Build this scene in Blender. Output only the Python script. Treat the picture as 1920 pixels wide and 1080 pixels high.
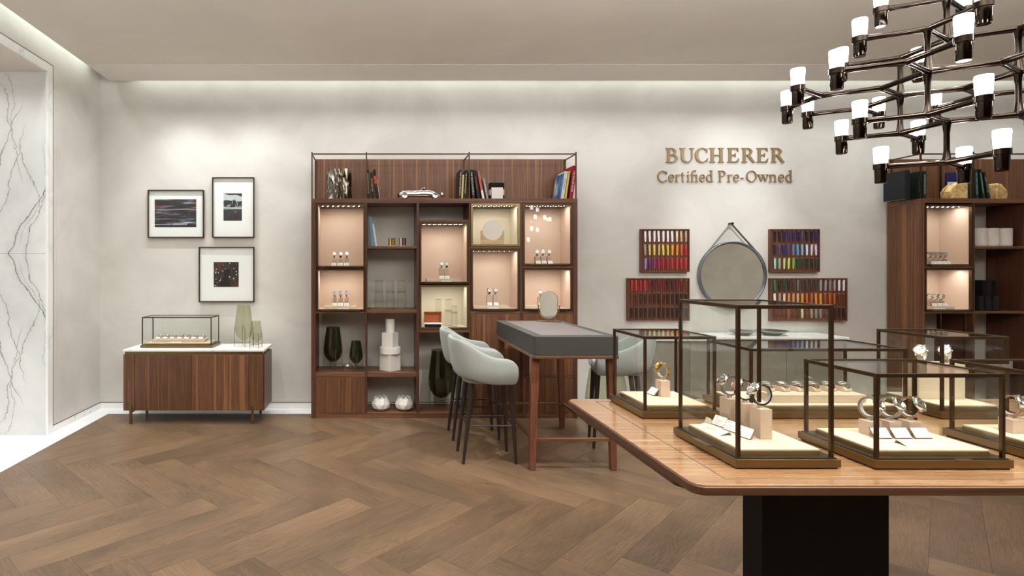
import bpy, math, random
from mathutils import Vector, Matrix, Euler
random.seed(7)
R = math.radians
for o in list(bpy.data.objects): bpy.data.objects.remove(o, do_unlink=True)
SC = bpy.context.scene
COL = SC.collection
# ---------------------------------------------------------------- camera
F, VX, VY, EYE = 1066.7, 702.0, 505.0, 1.46
cam = bpy.data.cameras.new('camera'); camo = bpy.data.objects.new('camera', cam); COL.objects.link(camo)
camo.location = (0, 0, EYE); camo.rotation_euler = (R(90), 0, 0)
cam.sensor_width = 36; cam.lens = F/1920*36
cam.shift_x = (960-VX)/1920; cam.shift_y = -(540-VY)/1920
cam.clip_start = .05
SC.camera = camo
# ---------------------------------------------------------------- world, exposure
w = bpy.data.worlds.new('world'); SC.world = w; w.use_nodes = True
w.node_tree.nodes['Background'].inputs[0].default_value = (1, .96, .9, 1)
w.node_tree.nodes['Background'].inputs[1].default_value = .05
SC.view_settings.view_transform = 'Standard'; SC.view_settings.look = 'None'
SC.view_settings.gamma = 1; SC.view_settings.use_curve_mapping = False
SC.view_settings.exposure = 1.0
try:
    SC.cycles.transparent_max_bounces = 40; SC.cycles.max_bounces = 10
except Exception: pass
# ---------------------------------------------------------------- lights
def area(name, loc, size, power, rot=(0,0,0), col=(1,.93,.84), sy=None, spread=180):
    l = bpy.data.lights.new(name, 'AREA'); l.energy = power; l.color = col; l.size = size
    if sy: l.shape = 'RECTANGLE'; l.size_y = sy
    l.spread = R(spread)
    o = bpy.data.objects.new(name, l); o.location = loc; o.rotation_euler = tuple(R(a) for a in rot); COL.objects.link(o); return o
def spot(name, loc, target, power, angle=60, blend=.6, rad=.04, col=(1,.92,.82)):
    l = bpy.data.lights.new(name, 'SPOT'); l.energy = power; l.color = col; l.spot_size = R(angle); l.spot_blend = blend; l.shadow_soft_size = rad
    o = bpy.data.objects.new(name, l); o.location = loc
    d = Vector(target)-Vector(loc); o.rotation_euler = d.to_track_quat('-Z', 'Y').to_euler(); COL.objects.link(o); return o
LW=(.95,1,1.03)
# recessed ceiling downlights (all above and outside the picture)
for (x,y,tx,ty,tz,p,an) in (
    (1.0,2.3,1.2,1.9,.9,46,70),(1.9,1.2,1.7,1.75,.9,35,70),(2.6,2.3,2.2,1.95,.9,40,70),
    (-.3,3.6,.2,4.4,0,50,70),(1.4,3.3,1.35,4.5,.9,110,55),(2.6,3.4,2.0,4.6,.6,60,60),
    (-1.6,3.6,-1.8,4.8,0,40,70),(3.7,4.0,3.7,5.9,2.45,36,38),(3.7,4.0,3.7,5.9,1.3,46,50),
    (-.8,1.4,-.8,2.2,0,7,90),(1.5,.5,1.2,2.2,0,10,90)):
    spot('downlight',(x,y,3.39),(tx,ty,tz),p*1.4,an,.8,.05,LW)
# wall washing downlights in the recessed strip near the back wall
area('wall_wash_strip',(2.35,5.43,3.385),9.6,28,(0,0,0),LW,sy=.03,spread=132)
area('wall_fill',(1.6,3.7,3.33),8.0,7,(42,0,0),LW,sy=.15,spread=140)  # added fill aimed at the back wall, not one of the washers
area('left_wash_strip',(-2.42,2.2,3.385),.03,26,(0,0,0),LW,sy=5.6,spread=120)  # unseen strip, lengthened to brighten the left wall for the desk mirror
area('overhead_fill',(2.0,0.0,3.38),4.5,8,(0,0,0),LW,sy=4.0)  # added broad soft fill above the camera
area('cove_back',(2.2,5.91,3.56),9.4,7,(0,0,0),(.9,1,.97),sy=.05)
area('cove_left',(-2.80,2.4,3.56),.05,5,(0,0,0),(.9,1,.97),sy=6.6)
area('portal_light',(-4.0,3.8,3.1),1.2,10,(0,0,0),(1,.99,.97),sy=1.6)
area('ceiling_fill',(1.8,.3,2.35),5.4,250,(180,0,0),LW,sy=2.4)  # added fill thrown up at the ceiling, no fixture hangs here
spot('picture_light',(-1.95,5.45,3.385),(-1.95,5.72,.9),24,100,1.0,.02,LW)
spot('picture_light',(-1.2,5.45,3.385),(-1.3,5.72,.7),16,100,1.0,.02,LW)

# ---------------------------------------------------------------- helpers
def X_(px, Y): return (px-VX)/F*Y
def Z_(py, Y): return EYE-(py-VY)/F*Y
def lin(c):
    return tuple(((v/255)/12.92 if v/255 <= .04045 else ((v/255+.055)/1.055)**2.4) for v in c)
class MB:
    def __init__(s): s.v=[]; s.f=[]; s.s=[]; s.m=[]; s.mi=0
    def add(s, vs, fs, sm=False):
        b=len(s.v); s.v += [tuple(p) for p in vs]
        for f in fs: s.f.append([b+i for i in f]); s.s.append(sm); s.m.append(s.mi)
        return s
    def box(s, x0,x1,y0,y1,z0,z1):
        vs=[(x,y,z) for z in (z0,z1) for y in (y0,y1) for x in (x0,x1)]
        return s.add(vs, [(0,2,3,1),(4,5,7,6),(0,1,5,4),(2,6,7,3),(0,4,6,2),(1,3,7,5)])
    def xbox(s, mat, hx, hy, hz):
        vs=[mat@Vector((x,y,z)) for z in (-hz,hz) for y in (-hy,hy) for x in (-hx,hx)]
        return s.add(vs, [(0,2,3,1),(4,5,7,6),(0,1,5,4),(2,6,7,3),(0,4,6,2),(1,3,7,5)])
    def tube(s, pts, r, n=8, rs=None, caps=True, sm=True):
        pts=[Vector(p) for p in pts]; k=len(pts); vs=[]; fs=[]
        up=None
        for i,p in enumerate(pts):
            d=(pts[min(i+1,k-1)]-pts[max(i-1,0)]).normalized()
            if up is None:
                up = Vector((0,0,1)) if abs(d.z)<.9 else Vector((1,0,0))
            a=d.cross(up).normalized(); b=a.cross(d).normalized(); up=b
            rr = rs[i] if rs else r
            for j in range(n):
                t=2*math.pi*j/n; vs.append(p+a*math.cos(t)*rr+b*math.sin(t)*rr)
        for i in range(k-1):
            for j in range(n):
                j2=(j+1)%n; fs.append((i*n+j,i*n+j2,(i+1)*n+j2,(i+1)*n+j))
        s.add(vs, fs, sm)
        if caps: s.add(vs[:n], [tuple(range(n))[::-1]]); s.add(vs[-n:], [tuple(range(n))])
        return s
    def lathe(s, prof, n=24, c=(0,0,0), mat=None, sm=True, squash=None):
        vs=[]; fs=[]; k=len(prof)
        for (r,z) in prof:
            for j in range(n):
                t=2*math.pi*j/n; p=Vector((r*math.cos(t), r*math.sin(t), z))
                if mat is not None: p = mat@p
                vs.append(p+Vector(c))
        for i in range(k-1):
            for j in range(n):
                j2=(j+1)%n; fs.append((i*n+j,i*n+j2,(i+1)*n+j2,(i+1)*n+j))
        s.add(vs, fs, sm)
        if prof[0][0]>1e-6: s.add(vs[:n], [tuple(range(n))[::-1]])
        if prof[-1][0]>1e-6: s.add(vs[-n:], [tuple(range(n))])
        return s
    def prism(s, pts, a0, a1, axis='y'):
        # pts 2d polygon; extruded along axis between a0,a1
        def P(u,v,a):
            return (u,a,v) if axis=='y' else ((u,v,a) if axis=='z' else (a,u,v))
        n=len(pts); vs=[P(u,v,a0) for u,v in pts]+[P(u,v,a1) for u,v in pts]
        fs=[tuple(range(n)), tuple(range(2*n-1,n-1,-1))]
        for i in range(n): j=(i+1)%n; fs.append((i,i+n,j+n,j))
        return s.add(vs, fs)
    def mesh(s, name, mats, origin=(0,0,0)):
        me=bpy.data.meshes.new(name); ox,oy,oz=origin
        me.from_pydata([(x-ox,y-oy,z-oz) for x,y,z in s.v], [], s.f)
        if not isinstance(mats,(list,tuple)): mats=[mats]
        for m in mats: me.materials.append(m)
        if len(mats)>1: me.polygons.foreach_set('material_index', s.m)
        me.update()
        import bmesh
        bm=bmesh.new(); bm.from_mesh(me); bmesh.ops.recalc_face_normals(bm, faces=bm.faces); bm.to_mesh(me); bm.free()
        me.set_sharp_from_angle(angle=R(38)); me.polygons.foreach_set('use_smooth', s.s); me.update()
        return me
    def build(s, name, mats, parent=None, origin=None, bevel=0, seg=2, subsurf=0, local=False):
        if origin is None:
            origin=(0,0,0)
            if parent is not None and not local: origin = worldloc(parent)
        me=s.mesh(name, mats, origin)
        return link(name, me, parent, bevel=bevel, seg=seg, subsurf=subsurf, loc=None if parent is not None else origin)
def worldloc(o):
    l=Vector((0,0,0))
    while o is not None: l += o.location; o=o.parent
    return tuple(l)
def link(name, me, parent=None, bevel=0, seg=2, subsurf=0, loc=None):
    o=bpy.data.objects.new(name, me); COL.objects.link(o)
    if parent is not None: o.parent=parent
    if loc is not None: o.location=loc
    if bevel:
        m=o.modifiers.new('bevel','BEVEL'); m.width=bevel; m.segments=seg; m.limit_method='ANGLE'; m.angle_limit=R(40)
    if subsurf:
        m=o.modifiers.new('sub','SUBSURF'); m.levels=subsurf; m.render_levels=subsurf
    return o
LABELS={}
def tag(o, label, cat, group=None, kind=None):
    o['label']=label; o['category']=cat
    if group: o['group']=group
    if kind: o['kind']=kind
    LABELS.setdefault(label,[]).append(o.name)
    return o
def thing(name, label, cat, loc=(0,0,0), rotz=0, group=None):
    o=bpy.data.objects.new(name, None); COL.objects.link(o); o.location=loc; o.rotation_euler=(0,0,rotz)
    o.empty_display_size=.05
    return tag(o, label, cat, group)
def struct(name, mb, mat, parent=None, bevel=0):
    o=mb.build(name, mat, parent, bevel=bevel)
    if parent is None: o['kind']='structure'
    return o
def copy_tree(o, parent=None):
    c=o.copy(); COL.objects.link(c); c.parent=parent
    for ch in list(o.children): copy_tree(ch, c)
    return c
# ---------------------------------------------------------------- materials
def mat(name, col, rough=.5, metal=0, coat=0, spec=.5, emis=None, estr=0, alpha=None, bump=None, sheen=0):
    m=bpy.data.materials.new(name); m.use_nodes=True; nt=m.node_tree; b=nt.nodes['Principled BSDF']
    b.inputs['Base Color'].default_value=(*lin(col),1); b.inputs['Roughness'].default_value=rough
    b.inputs['Metallic'].default_value=metal; b.inputs['Coat Weight'].default_value=coat
    b.inputs['Coat Roughness'].default_value=.15
    b.inputs['Specular IOR Level'].default_value=spec
    if sheen: b.inputs['Sheen Weight'].default_value=sheen
    if emis: b.inputs['Emission Color'].default_value=(*lin(emis),1); b.inputs['Emission Strength'].default_value=estr
    if bump:
        sc,st=bump; N=nt.nodes; tc=N.new('ShaderNodeTexCoord'); no=N.new('ShaderNodeTexNoise'); no.inputs['Scale'].default_value=sc; no.inputs['Detail'].default_value=4
        bp=N.new('ShaderNodeBump'); bp.inputs['Strength'].default_value=st; bp.inputs['Distance'].default_value=.002
        L=nt.links.new; L(tc.outputs['Object'],no.inputs['Vector']); L(no.outputs['Fac'],bp.inputs['Height']); L(bp.outputs['Normal'],b.inputs['Normal'])
    return m
def ramp(nt, stops):
    r=nt.nodes.new('ShaderNodeValToRGB'); e=r.color_ramp.elements
    while len(e)>1: e.remove(e[-1])
    e[0].position=stops[0][0]; e[0].color=(*lin(stops[0][1]),1)
    for p,c in stops[1:]:
        x=e.new(p); x.color=(*lin(c),1)
    return r
def noise(nt, scale, vec, detail=4, rough=.5, dist=0):
    mp=nt.nodes.new('ShaderNodeMapping'); mp.inputs['Scale'].default_value=scale
    no=nt.nodes.new('ShaderNodeTexNoise'); no.inputs['Scale'].default_value=1; no.inputs['Detail'].default_value=detail; no.inputs['Roughness'].default_value=rough
    no.inputs['Distortion'].default_value=dist
    nt.links.new(vec, mp.inputs['Vector']); nt.links.new(mp.outputs['Vector'], no.inputs['Vector'])
    return no
def mixc(nt, mode, fac, a, b):
    m=nt.nodes.new('ShaderNodeMix'); m.data_type='RGBA'; m.blend_type=mode
    for s,i in ((fac,0),(a,6),(b,7)):
        if hasattr(s,'links') or isinstance(s, bpy.types.NodeSocket): nt.links.new(s, m.inputs[i])
        elif isinstance(s,(int,float)): m.inputs[i].default_value=s
        else: m.inputs[i].default_value=(*s,1)
    return m.outputs[2]
def wood(name, cols, stretch='z', rough=.45, coat=0, fine=1.0, spec=.4, stripe=None, perobj=.12, low=.4):
    """cols: dark, mid, light ; grain runs along `stretch`"""
    m=mat(name, cols[1], rough, coat=coat, spec=spec); nt=m.node_tree; N=nt.nodes; L=nt.links.new; b=N['Principled BSDF']
    tc=N.new('ShaderNodeTexCoord'); oi=N.new('ShaderNodeObjectInfo')
    add=N.new('ShaderNodeVectorMath'); add.operation='MULTIPLY_ADD'
    L(oi.outputs['Random'], add.inputs[0]); add.inputs[1].default_value=(7,11,5); L(tc.outputs['Object'], add.inputs[2])
    vec=add.outputs[0]
    ax={'x':(.9,38,38),'y':(38,.9,38),'z':(38,38,.9)}[stretch]
    a2={'x':(2.5,200,200),'y':(200,2.5,200),'z':(200,200,2.5)}[stretch]
    a=noise(nt,tuple(v*fine for v in ax),vec,3,.55,.3); c=noise(nt,tuple(v*fine for v in a2),vec,4,.6)
    mx=N.new('ShaderNodeMix'); mx.inputs[0].default_value=1-low; L(a.outputs['Fac'],mx.inputs[2]); L(c.outputs['Fac'],mx.inputs[3])
    rp=ramp(nt,[(.30,cols[0]),(.5,cols[1]),(.70,cols[2])]); L(mx.outputs[0],rp.inputs[0])
    out=rp.outputs[0]
    if stripe:
        a3={'x':(.25,14,14),'y':(14,.25,14),'z':(24,24,.12)}[stretch]
        s3=noise(nt,tuple(v*fine for v in a3),vec,1,.4); r3=ramp(nt,[(.58,(0,0,0)),(.66,(210,210,210))]); L(s3.outputs['Fac'],r3.inputs[0])
        out=mixc(nt,'MIX',r3.outputs[0],out,lin(stripe))
    # per object tone
    mr=N.new('ShaderNodeMapRange'); mr.inputs['To Min'].default_value=1-perobj; mr.inputs['To Max'].default_value=1+perobj; L(oi.outputs['Random'],mr.inputs[0])
    hs=N.new('ShaderNodeHueSaturation'); L(mr.outputs[0],hs.inputs['Value']); L(out,hs.inputs['Color'])
    L(hs.outputs[0],b.inputs['Base Color'])
    bp=N.new('ShaderNodeBump'); bp.inputs['Strength'].default_value=.15; bp.inputs['Distance'].default_value=.001; L(c.outputs['Fac'],bp.inputs['Height']); L(bp.outputs['Normal'],b.inputs['Normal'])
    return m
def glass(name, tint=(254,255,254), base=.022, rough=.0, mx=1.0):
    m=bpy.data.materials.new(name); m.use_nodes=True; nt=m.node_tree; N=nt.nodes; L=nt.links.new
    N.remove(N['Principled BSDF']); out=N['Material Output']
    t=N.new('ShaderNodeBsdfTransparent'); t.inputs[0].default_value=(*lin(tint),1)
    g=N.new('ShaderNodeBsdfGlossy'); g.inputs['Roughness'].default_value=rough
    lw=N.new('ShaderNodeLayerWeight'); lw.inputs['Blend'].default_value=.5
    p=N.new('ShaderNodeMath'); p.operation='POWER'; p.inputs[1].default_value=5; L(lw.outputs['Facing'],p.inputs[0])
    q=N.new('ShaderNodeMath'); q.operation='MULTIPLY_ADD'; q.inputs[1].default_value=(1-base)*mx; q.inputs[2].default_value=base; L(p.outputs[0],q.inputs[0])
    x=N.new('ShaderNodeMixShader'); L(q.outputs[0],x.inputs[0]); L(t.outputs[0],x.inputs[1]); L(g.outputs[0],x.inputs[2]); L(x.outputs[0],out.inputs['Surface'])
    return m
def plaster(name, col, var=10, rough=.85):
    m=mat(name,col,rough,spec=.2); nt=m.node_tree; N=nt.nodes; L=nt.links.new; tc=N.new('ShaderNodeTexCoord')
    n1=noise(nt,(1.3,1.3,1.6),tc.outputs['Object'],5,.55,.6)
    lo=tuple(max(0,c-var) for c in col); hi=tuple(min(255,c+var*.6) for c in col)
    rp=ramp(nt,[(.35,lo),(.65,hi)]); L(n1.outputs['Fac'],rp.inputs[0]); L(rp.outputs[0],N['Principled BSDF'].inputs['Base Color'])
    n2=noise(nt,(120,120,120),tc.outputs['Object'],3)
    bp=N.new('ShaderNodeBump'); bp.inputs['Strength'].default_value=.12; bp.inputs['Distance'].default_value=.002; L(n2.outputs['Fac'],bp.inputs['Height']); L(bp.outputs['Normal'],N['Principled BSDF'].inputs['Normal'])
    return m
def marble(name, base=(236,234,230), vein=(120,118,116), scale=1.0, width=.02, rough=.2, amount=1.0):
    m=mat(name,base,rough); nt=m.node_tree; N=nt.nodes; L=nt.links.new; tc=N.new('ShaderNodeTexCoord')
    n1=noise(nt,(1.6*scale,1.6*scale,.8*scale),tc.outputs['Object'],6,.6,.8)
    s=N.new('ShaderNodeMath'); s.operation='SUBTRACT'; s.inputs[1].default_value=.5; L(n1.outputs['Fac'],s.inputs[0])
    a=N.new('ShaderNodeMath'); a.operation='ABSOLUTE'; L(s.outputs[0],a.inputs[0])
    mr=N.new('ShaderNodeMapRange'); mr.inputs['From Max'].default_value=width; mr.inputs['To Min'].default_value=amount; mr.inputs['To Max'].default_value=0; L(a.outputs[0],mr.inputs[0])
    n2=noise(nt,(2.2*scale,2.2*scale,2.2*scale),tc.outputs['Object'],2)
    r2=ramp(nt,[(.42,(0,0,0)),(.62,(255,255,255))]); L(n2.outputs['Fac'],r2.inputs[0])
    mu=N.new('ShaderNodeMath'); mu.operation='MULTIPLY'; L(mr.outputs[0],mu.inputs[0]); L(r2.outputs[0],mu.inputs[1])
    L(mixc(nt,'MIX',mu.outputs[0],lin(base),lin(vein)),N['Principled BSDF'].inputs['Base Color'])
    return m
MAT={}
MAT['plaster']=plaster('plaster_wall',(212,207,199),9)
MAT['ceiling']=plaster('ceiling_paint',(222,214,202),4)
MAT['ceiling_edge']=plaster('ceiling_edge_lit',(230,224,216),3)  # paler tone puts the bright band near the wall into the colour
MAT['floor']=wood('oak_plank',((84,65,49),(108,86,67),(130,106,84)),'x',.40,0,.8,.4,perobj=.09,low=.25)
def oak(name):
    m=mat(name,(120,96,74),.40,coat=.05,spec=.4); nt=m.node_tree; N=nt.nodes; L=nt.links.new; b=N['Principled BSDF']
    tc=N.new('ShaderNodeTexCoord'); oi=N.new('ShaderNodeObjectInfo'); sh=N.new('ShaderNodeVectorMath'); sh.operation='MULTIPLY_ADD'
    L(oi.outputs['Random'],sh.inputs[0]); sh.inputs[1].default_value=(17,23,9); L(tc.outputs['Object'],sh.inputs[2]); v=sh.outputs[0]
    fld=noise(nt,(1.6,7.5,1),v,2,.5,.25)          # slow field whose contours give cathedral rings
    mu=N.new('ShaderNodeMath'); mu.operation='MULTIPLY'; mu.inputs[1].default_value=150; L(fld.outputs['Fac'],mu.inputs[0])
    sn=N.new('ShaderNodeMath'); sn.operation='SINE'; L(mu.outputs[0],sn.inputs[0])
    rr=ramp(nt,[(.55,(0,0,0)),(1,(255,255,255))])
    mr=N.new('ShaderNodeMapRange'); mr.inputs['From Min'].default_value=-1; L(sn.outputs[0],mr.inputs[0]); L(mr.outputs[0],rr.inputs[0])
    fine=noise(nt,(7,230,1),v,4,.65); r1=ramp(nt,[(.3,(98,76,56)),(.52,(122,98,75)),(.72,(140,115,90))]); L(fine.outputs['Fac'],r1.inputs[0])
    br=noise(nt,(2.2,3.5,1),v,3,.6); r2=ramp(nt,[(.45,(0,0,0)),(.70,(255,255,255))]); L(br.outputs['Fac'],r2.inputs[0])
    m1=N.new('ShaderNodeMath'); m1.operation='MULTIPLY'; L(rr.outputs[0],m1.inputs[0]); L(r2.outputs[0],m1.inputs[1])
    m2=N.new('ShaderNodeMath'); m2.operation='MULTIPLY'; m2.inputs[1].default_value=.55; L(m1.outputs[0],m2.inputs[0])
    c1=mixc(nt,'MIX',m2.outputs[0],r1.outputs[0],lin((76,57,42)))
    pt=noise(nt,(1.1,2.5,1),v,3,.5); r3=ramp(nt,[(.35,(205,202,198)),(.65,(255,250,244))]); L(pt.outputs['Fac'],r3.inputs[0])
    c2=mixc(nt,'MULTIPLY',1.0,c1,r3.outputs[0])
    mv=N.new('ShaderNodeMapRange'); mv.inputs['To Min'].default_value=.84; mv.inputs['To Max'].default_value=1.16; L(oi.outputs['Random'],mv.inputs[0])
    hs=N.new('ShaderNodeHueSaturation'); L(mv.outputs[0],hs.inputs['Value']); L(c2,hs.inputs['Color']); L(hs.outputs[0],b.inputs['Base Color'])
    return m
MAT['floor']=oak('oak_plank')
MAT['gap']=mat('dark_joint',(60,45,34),.9)
MAT['walnut']=wood('walnut_veneer',((64,39,25),(98,63,41),(134,93,62)),'z',.42,.1,1.5,stripe=(142,98,62),low=.35)
MAT['walnut_dark']=wood('dark_walnut_veneer',((58,33,22),(83,50,34),(104,67,46)),'z',.4,.1,1.5,low=.3)
MAT['walnut_x']=wood('walnut_shelf',((66,38,24),(106,68,46),(140,98,68)),'x',.4,.1)
MAT['walnut_y']=wood('walnut_rail',((70,40,26),(108,68,46),(142,98,68)),'y',.4,.1)
MAT['walnut_leg']=wood('walnut_solid',((66,36,24),(104,62,43),(134,86,60)),'z',.4,.1)
MAT['table']=wood('table_veneer',((110,76,50),(152,112,78),(188,150,112)),'x',.24,.9,1.5,perobj=.03,low=.35)
MAT['table_edge']=wood('table_edge',((54,32,22),(76,47,31),(100,64,44)),'x',.3,.3,perobj=.03)  # rim and apron wood darkened in colour for the unlit front edge
MAT['bronze']=mat('dark_bronze',(80,62,44),.38,.9,bump=(300,.05))
MAT['brass']=mat('brushed_brass',(130,110,76),.3,.95,bump=(300,.05))
MAT['brass_bright']=mat('polished_brass',(196,166,108),.3,.95)
MAT['card_holder']=mat('taupe_card_holder',(134,110,92),.6)
MAT['bronze_dk']=mat('blackened_bronze',(74,62,48),.4,.85)
MAT['beige']=mat('beige_suede',(206,186,164),.85,spec=.2,bump=(500,.2),sheen=.2)
MAT['beige_side']=mat('beige_leather',(198,174,154),.75,spec=.3,bump=(400,.15))
MAT['lining']=mat('blush_lining',(212,189,172),.85,spec=.15,bump=(400,.15))
MAT['cream_lin']=mat('cream_lining',(214,206,186),.85,spec=.15,bump=(400,.1))
MAT['grey_leather']=mat('grey_leather',(58,57,54),.55,spec=.4,bump=(350,.35))
MAT['inlay']=mat('taupe_leather_inlay',(108,98,95),.55,spec=.4,bump=(350,.3))
MAT['fabric']=mat('pale_grey_fabric',(150,152,146),.95,spec=.1,bump=(420,.6),sheen=.3)
MAT['black_wood']=mat('black_stained_wood',(38,29,24),.45)
MAT['black']=mat('black_lacquer',(9,8,8),.6,spec=.2)
MAT['white_marble']=marble('white_marble',(238,236,232),(190,188,186),1.6,.03,.25,.5)
MAT['floor_marble']=marble('floor_marble',(240,240,240),(205,205,208),1.5,.03,.25,.35)
MAT['glass']=glass('clear_glass')
MAT['glass_edge']=glass('glass_edge',(226,240,234))
MAT['vase_glass']=glass('smoky_green_glass',(243,244,236),.03,0,.7)
MAT['vase_shaded']=glass('shaded_green_glass',(200,201,186),.04,0,.7)  # same green glass, tinted darker for the shade inside the bookcase cells
MAT['tumbler']=glass('fluted_glass',(250,250,247),.065,0,1.0)
MAT['smoke']=glass('smoked_glass',(205,198,172),.14)
MAT['chrome']=mat('polished_steel',(214,212,208),.12,1)
MAT['steel']=mat('brushed_steel',(190,188,184),.28,1)
MAT['gold']=mat('yellow_gold',(224,188,120),.2,1)
MAT['rose']=mat('rose_gold',(214,176,156),.22,1)
MAT['nickel']=mat('black_nickel',(66,58,52),.1,1)
MAT['mirror']=mat('mirror_glass',(225,226,222),.01,1)
MAT['white']=mat('white_card',(240,238,234),.7,spec=.2)
MAT['white_cer']=mat('white_ceramic',(226,220,212),.4)
MAT['ink']=mat('grey_ink',(150,148,150),.8)
MAT['dial_white']=mat('silver_dial',(225,225,225),.3,.2)
MAT['dial_black']=mat('black_dial',(24,24,28),.25)
MAT['dial_champ']=mat('champagne_dial',(206,180,130),.3,.3)
MAT['dark_strap']=mat('dark_leather_strap',(46,36,32),.6)
MAT['cuff']=mat('clear_cuff',(200,196,186),.3)
MAT['bulb']=mat('frosted_bulb',(255,255,255),.4,emis=(255,246,250),estr=9)
MAT['led']=mat('led_dot',(255,255,255),.4,emis=(255,240,235),estr=6)
MAT['bulb'].node_tree.nodes['Principled BSDF'].inputs['Emission Color'].default_value=(1,.93,.88,1)
MAT['trim_line']=mat('copper_brown_trim',(96,66,48),.5,.5)
MAT['grey_body']=plaster('taupe_plaster',(150,142,133),7)
MAT['silver_rim']=mat('grey_steel_rim',(120,128,134),.3,.8)
MAT['strap_tan']=mat('grey_hanging_strap',(120,116,108),.6)
MAT['mat_board']=mat('mat_board',(250,248,247),.8,spec=.1)
MAT['frame_bronze']=mat('picture_frame_bronze',(62,42,36),.4,.6)
MAT['burl']=None
def cmat(name,col,rough=.55,metal=0): 
    if name not in MAT or MAT[name] is None: MAT[name]=mat(name,col,rough,metal,spec=.25)
    return MAT[name]
# ================================================================ room shell
YW, XL, XR, YB0, ZC = 5.967, -2.875, 7.6, -3.2, 3.401
FBX, FBY = -2.69, 5.747          # inner edge of the white floor border
fl=MB().box(XL-2.2,XR,YB0,YW+.1,-.12,-.012); floor=struct('floor',fl,MAT['gap'])
# herringbone planks: each one a part of the floor
Lp,Wp=1.065,.22; S2=math.sqrt(.5)
X0=.1665; Y0=3.639-(Lp+Wp)*S2
def clip(poly, a, b, c):
    out=[]
    for i in range(len(poly)):
        p,q=poly[i],poly[(i+1)%len(poly)]; dp=a*p[0]+b*p[1]-c; dq=a*q[0]+b*q[1]-c
        if dp>=0: out.append(p)
        if (dp>=0)!=(dq>=0):
            t=dp/(dp-dq); out.append((p[0]+(q[0]-p[0])*t,p[1]+(q[1]-p[1])*t))
    return out
g=.0005
def plank_mesh(pts):
    mb=MB(); mb.prism(pts,-.012,0,'z'); return mb
full=plank_mesh([(g,g),(Lp-g,g),(Lp-g,Wp-g),(g,Wp-g)]).mesh('plank',MAT['floor'])
for m in range(-4,9):
    for k in range(-40,60):
        for typ in (0,1):
            # A: u in [kW,kW+L], v in [kW,kW+W]; B: u in [(k-1)W,kW], v in [kW,kW+L]
            if typ==0: u,v=k*Wp,k*Wp; du,dv=(1,0),(0,1)
            else: u,v=k*Wp,k*Wp; du,dv=(0,1),(-1,0)
            u+=m*Lp; v-=m*Lp
            def toXY(u_,v_): return (X0+(u_+v_)*S2, Y0+(v_-u_)*S2)
            org=toXY(u,v)
            ex=((du[0]+du[1])*S2,(du[1]-du[0])*S2); ey=((dv[0]+dv[1])*S2,(dv[1]-dv[0])*S2)
            cs=[(org[0]+ex[0]*a+ey[0]*b,org[1]+ex[1]*a+ey[1]*b) for a,b in ((0,0),(Lp,0),(Lp,Wp),(0,Wp))]
            xs=[c[0] for c in cs]; ys=[c[1] for c in cs]
            if max(xs)<FBX or min(xs)>XR or max(ys)<1.2 or min(ys)>FBY: continue
            if min(xs)>5.2 and max(ys)<4.0: continue
            inside = min(xs)>=FBX and max(xs)<=XR and max(ys)<=FBY
            ang=math.atan2(ex[1],ex[0])
            if inside:
                o=link('plank',full,floor,loc=(org[0],org[1],0))
            else:
                P=[(g,g),(Lp-g,g),(Lp-g,Wp-g),(g,Wp-g)]
                for (a,b,c) in ((1,0,FBX),(0,-1,-FBY),(-1,0,-XR)):
                    aa=a*ex[0]+b*ex[1]; bb=a*ey[0]+b*ey[1]; cc=c-(a*org[0]+b*org[1])
                    if P: P=clip(P,aa,bb,cc)
                if len(P)<3: continue
                me=plank_mesh(P).mesh('plank',MAT['floor'])
                o=link('plank',me,floor,loc=(org[0],org[1],0))
            o.rotation_euler=(0,0,ang)
# rest of the floor behind the camera
MB().box(XL,XR,YB0,.9,-.012,-.001).build('floor_field',MAT['floor'],floor)
# white stone border and portal floor
MB().box(XL-2.2,FBX-.0015,YB0,YW,-.012,0).box(FBX-.0015,XR,FBY+.0015,YW,-.012,0).build('stone_border',MAT['floor_marble'],floor)
struct('wall_back',MB().box(XL-.3,XR,YW,YW+.12,-.02,3.75),MAT['plaster'])
# left wall with portal
PY1,PZ=5.01,3.2; FW=.076; PY0=2.6
lw=MB().box(XL-.2,XL,PY1+FW+.006,YW,.067,3.75).box(XL-.2,XL,PY0-FW,PY1+FW+.006,PZ+FW+.006,3.75).box(XL-.2,XL,YB0,PY0-FW-.006,.067,3.75)
struct('wall_left',lw,MAT['plaster'])
fr=MB().box(XL-.02,XL+.001,PY1,PY1+FW,0,PZ+FW).box(XL-.02,XL+.001,PY0-FW,PY1,PZ,PZ+FW).box(XL-.02,XL+.001,PY0-FW,PY0,0,PZ)
struct('trim_1',fr,MAT['white_marble'])
tl=MB().box(XL-.02,XL+.002,PY1+FW,PY1+FW+.006,.0615,PZ+FW+.006).box(XL-.02,XL+.002,PY0-FW-.006,PY1+FW,PZ+FW,PZ+FW+.006)
tl.box(XL,XL+.003,PY1+FW,YW,.0615,.067).box(XL,XR,YW-.003,YW,.0615,.067)
struct('trim_2',tl,MAT['trim_line'])
struct('baseboard_back',MB().box(XL,XR,YW-.002,YW+.02,0,.0615),MAT['white_marble'])
struct('baseboard_left',MB().box(XL-.02,XL+.002,PY1+FW,YW-.002,0,.0615).box(XL-.02,XL+.002,YB0,PY0-FW,0,.0615),MAT['white_marble'])
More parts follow.
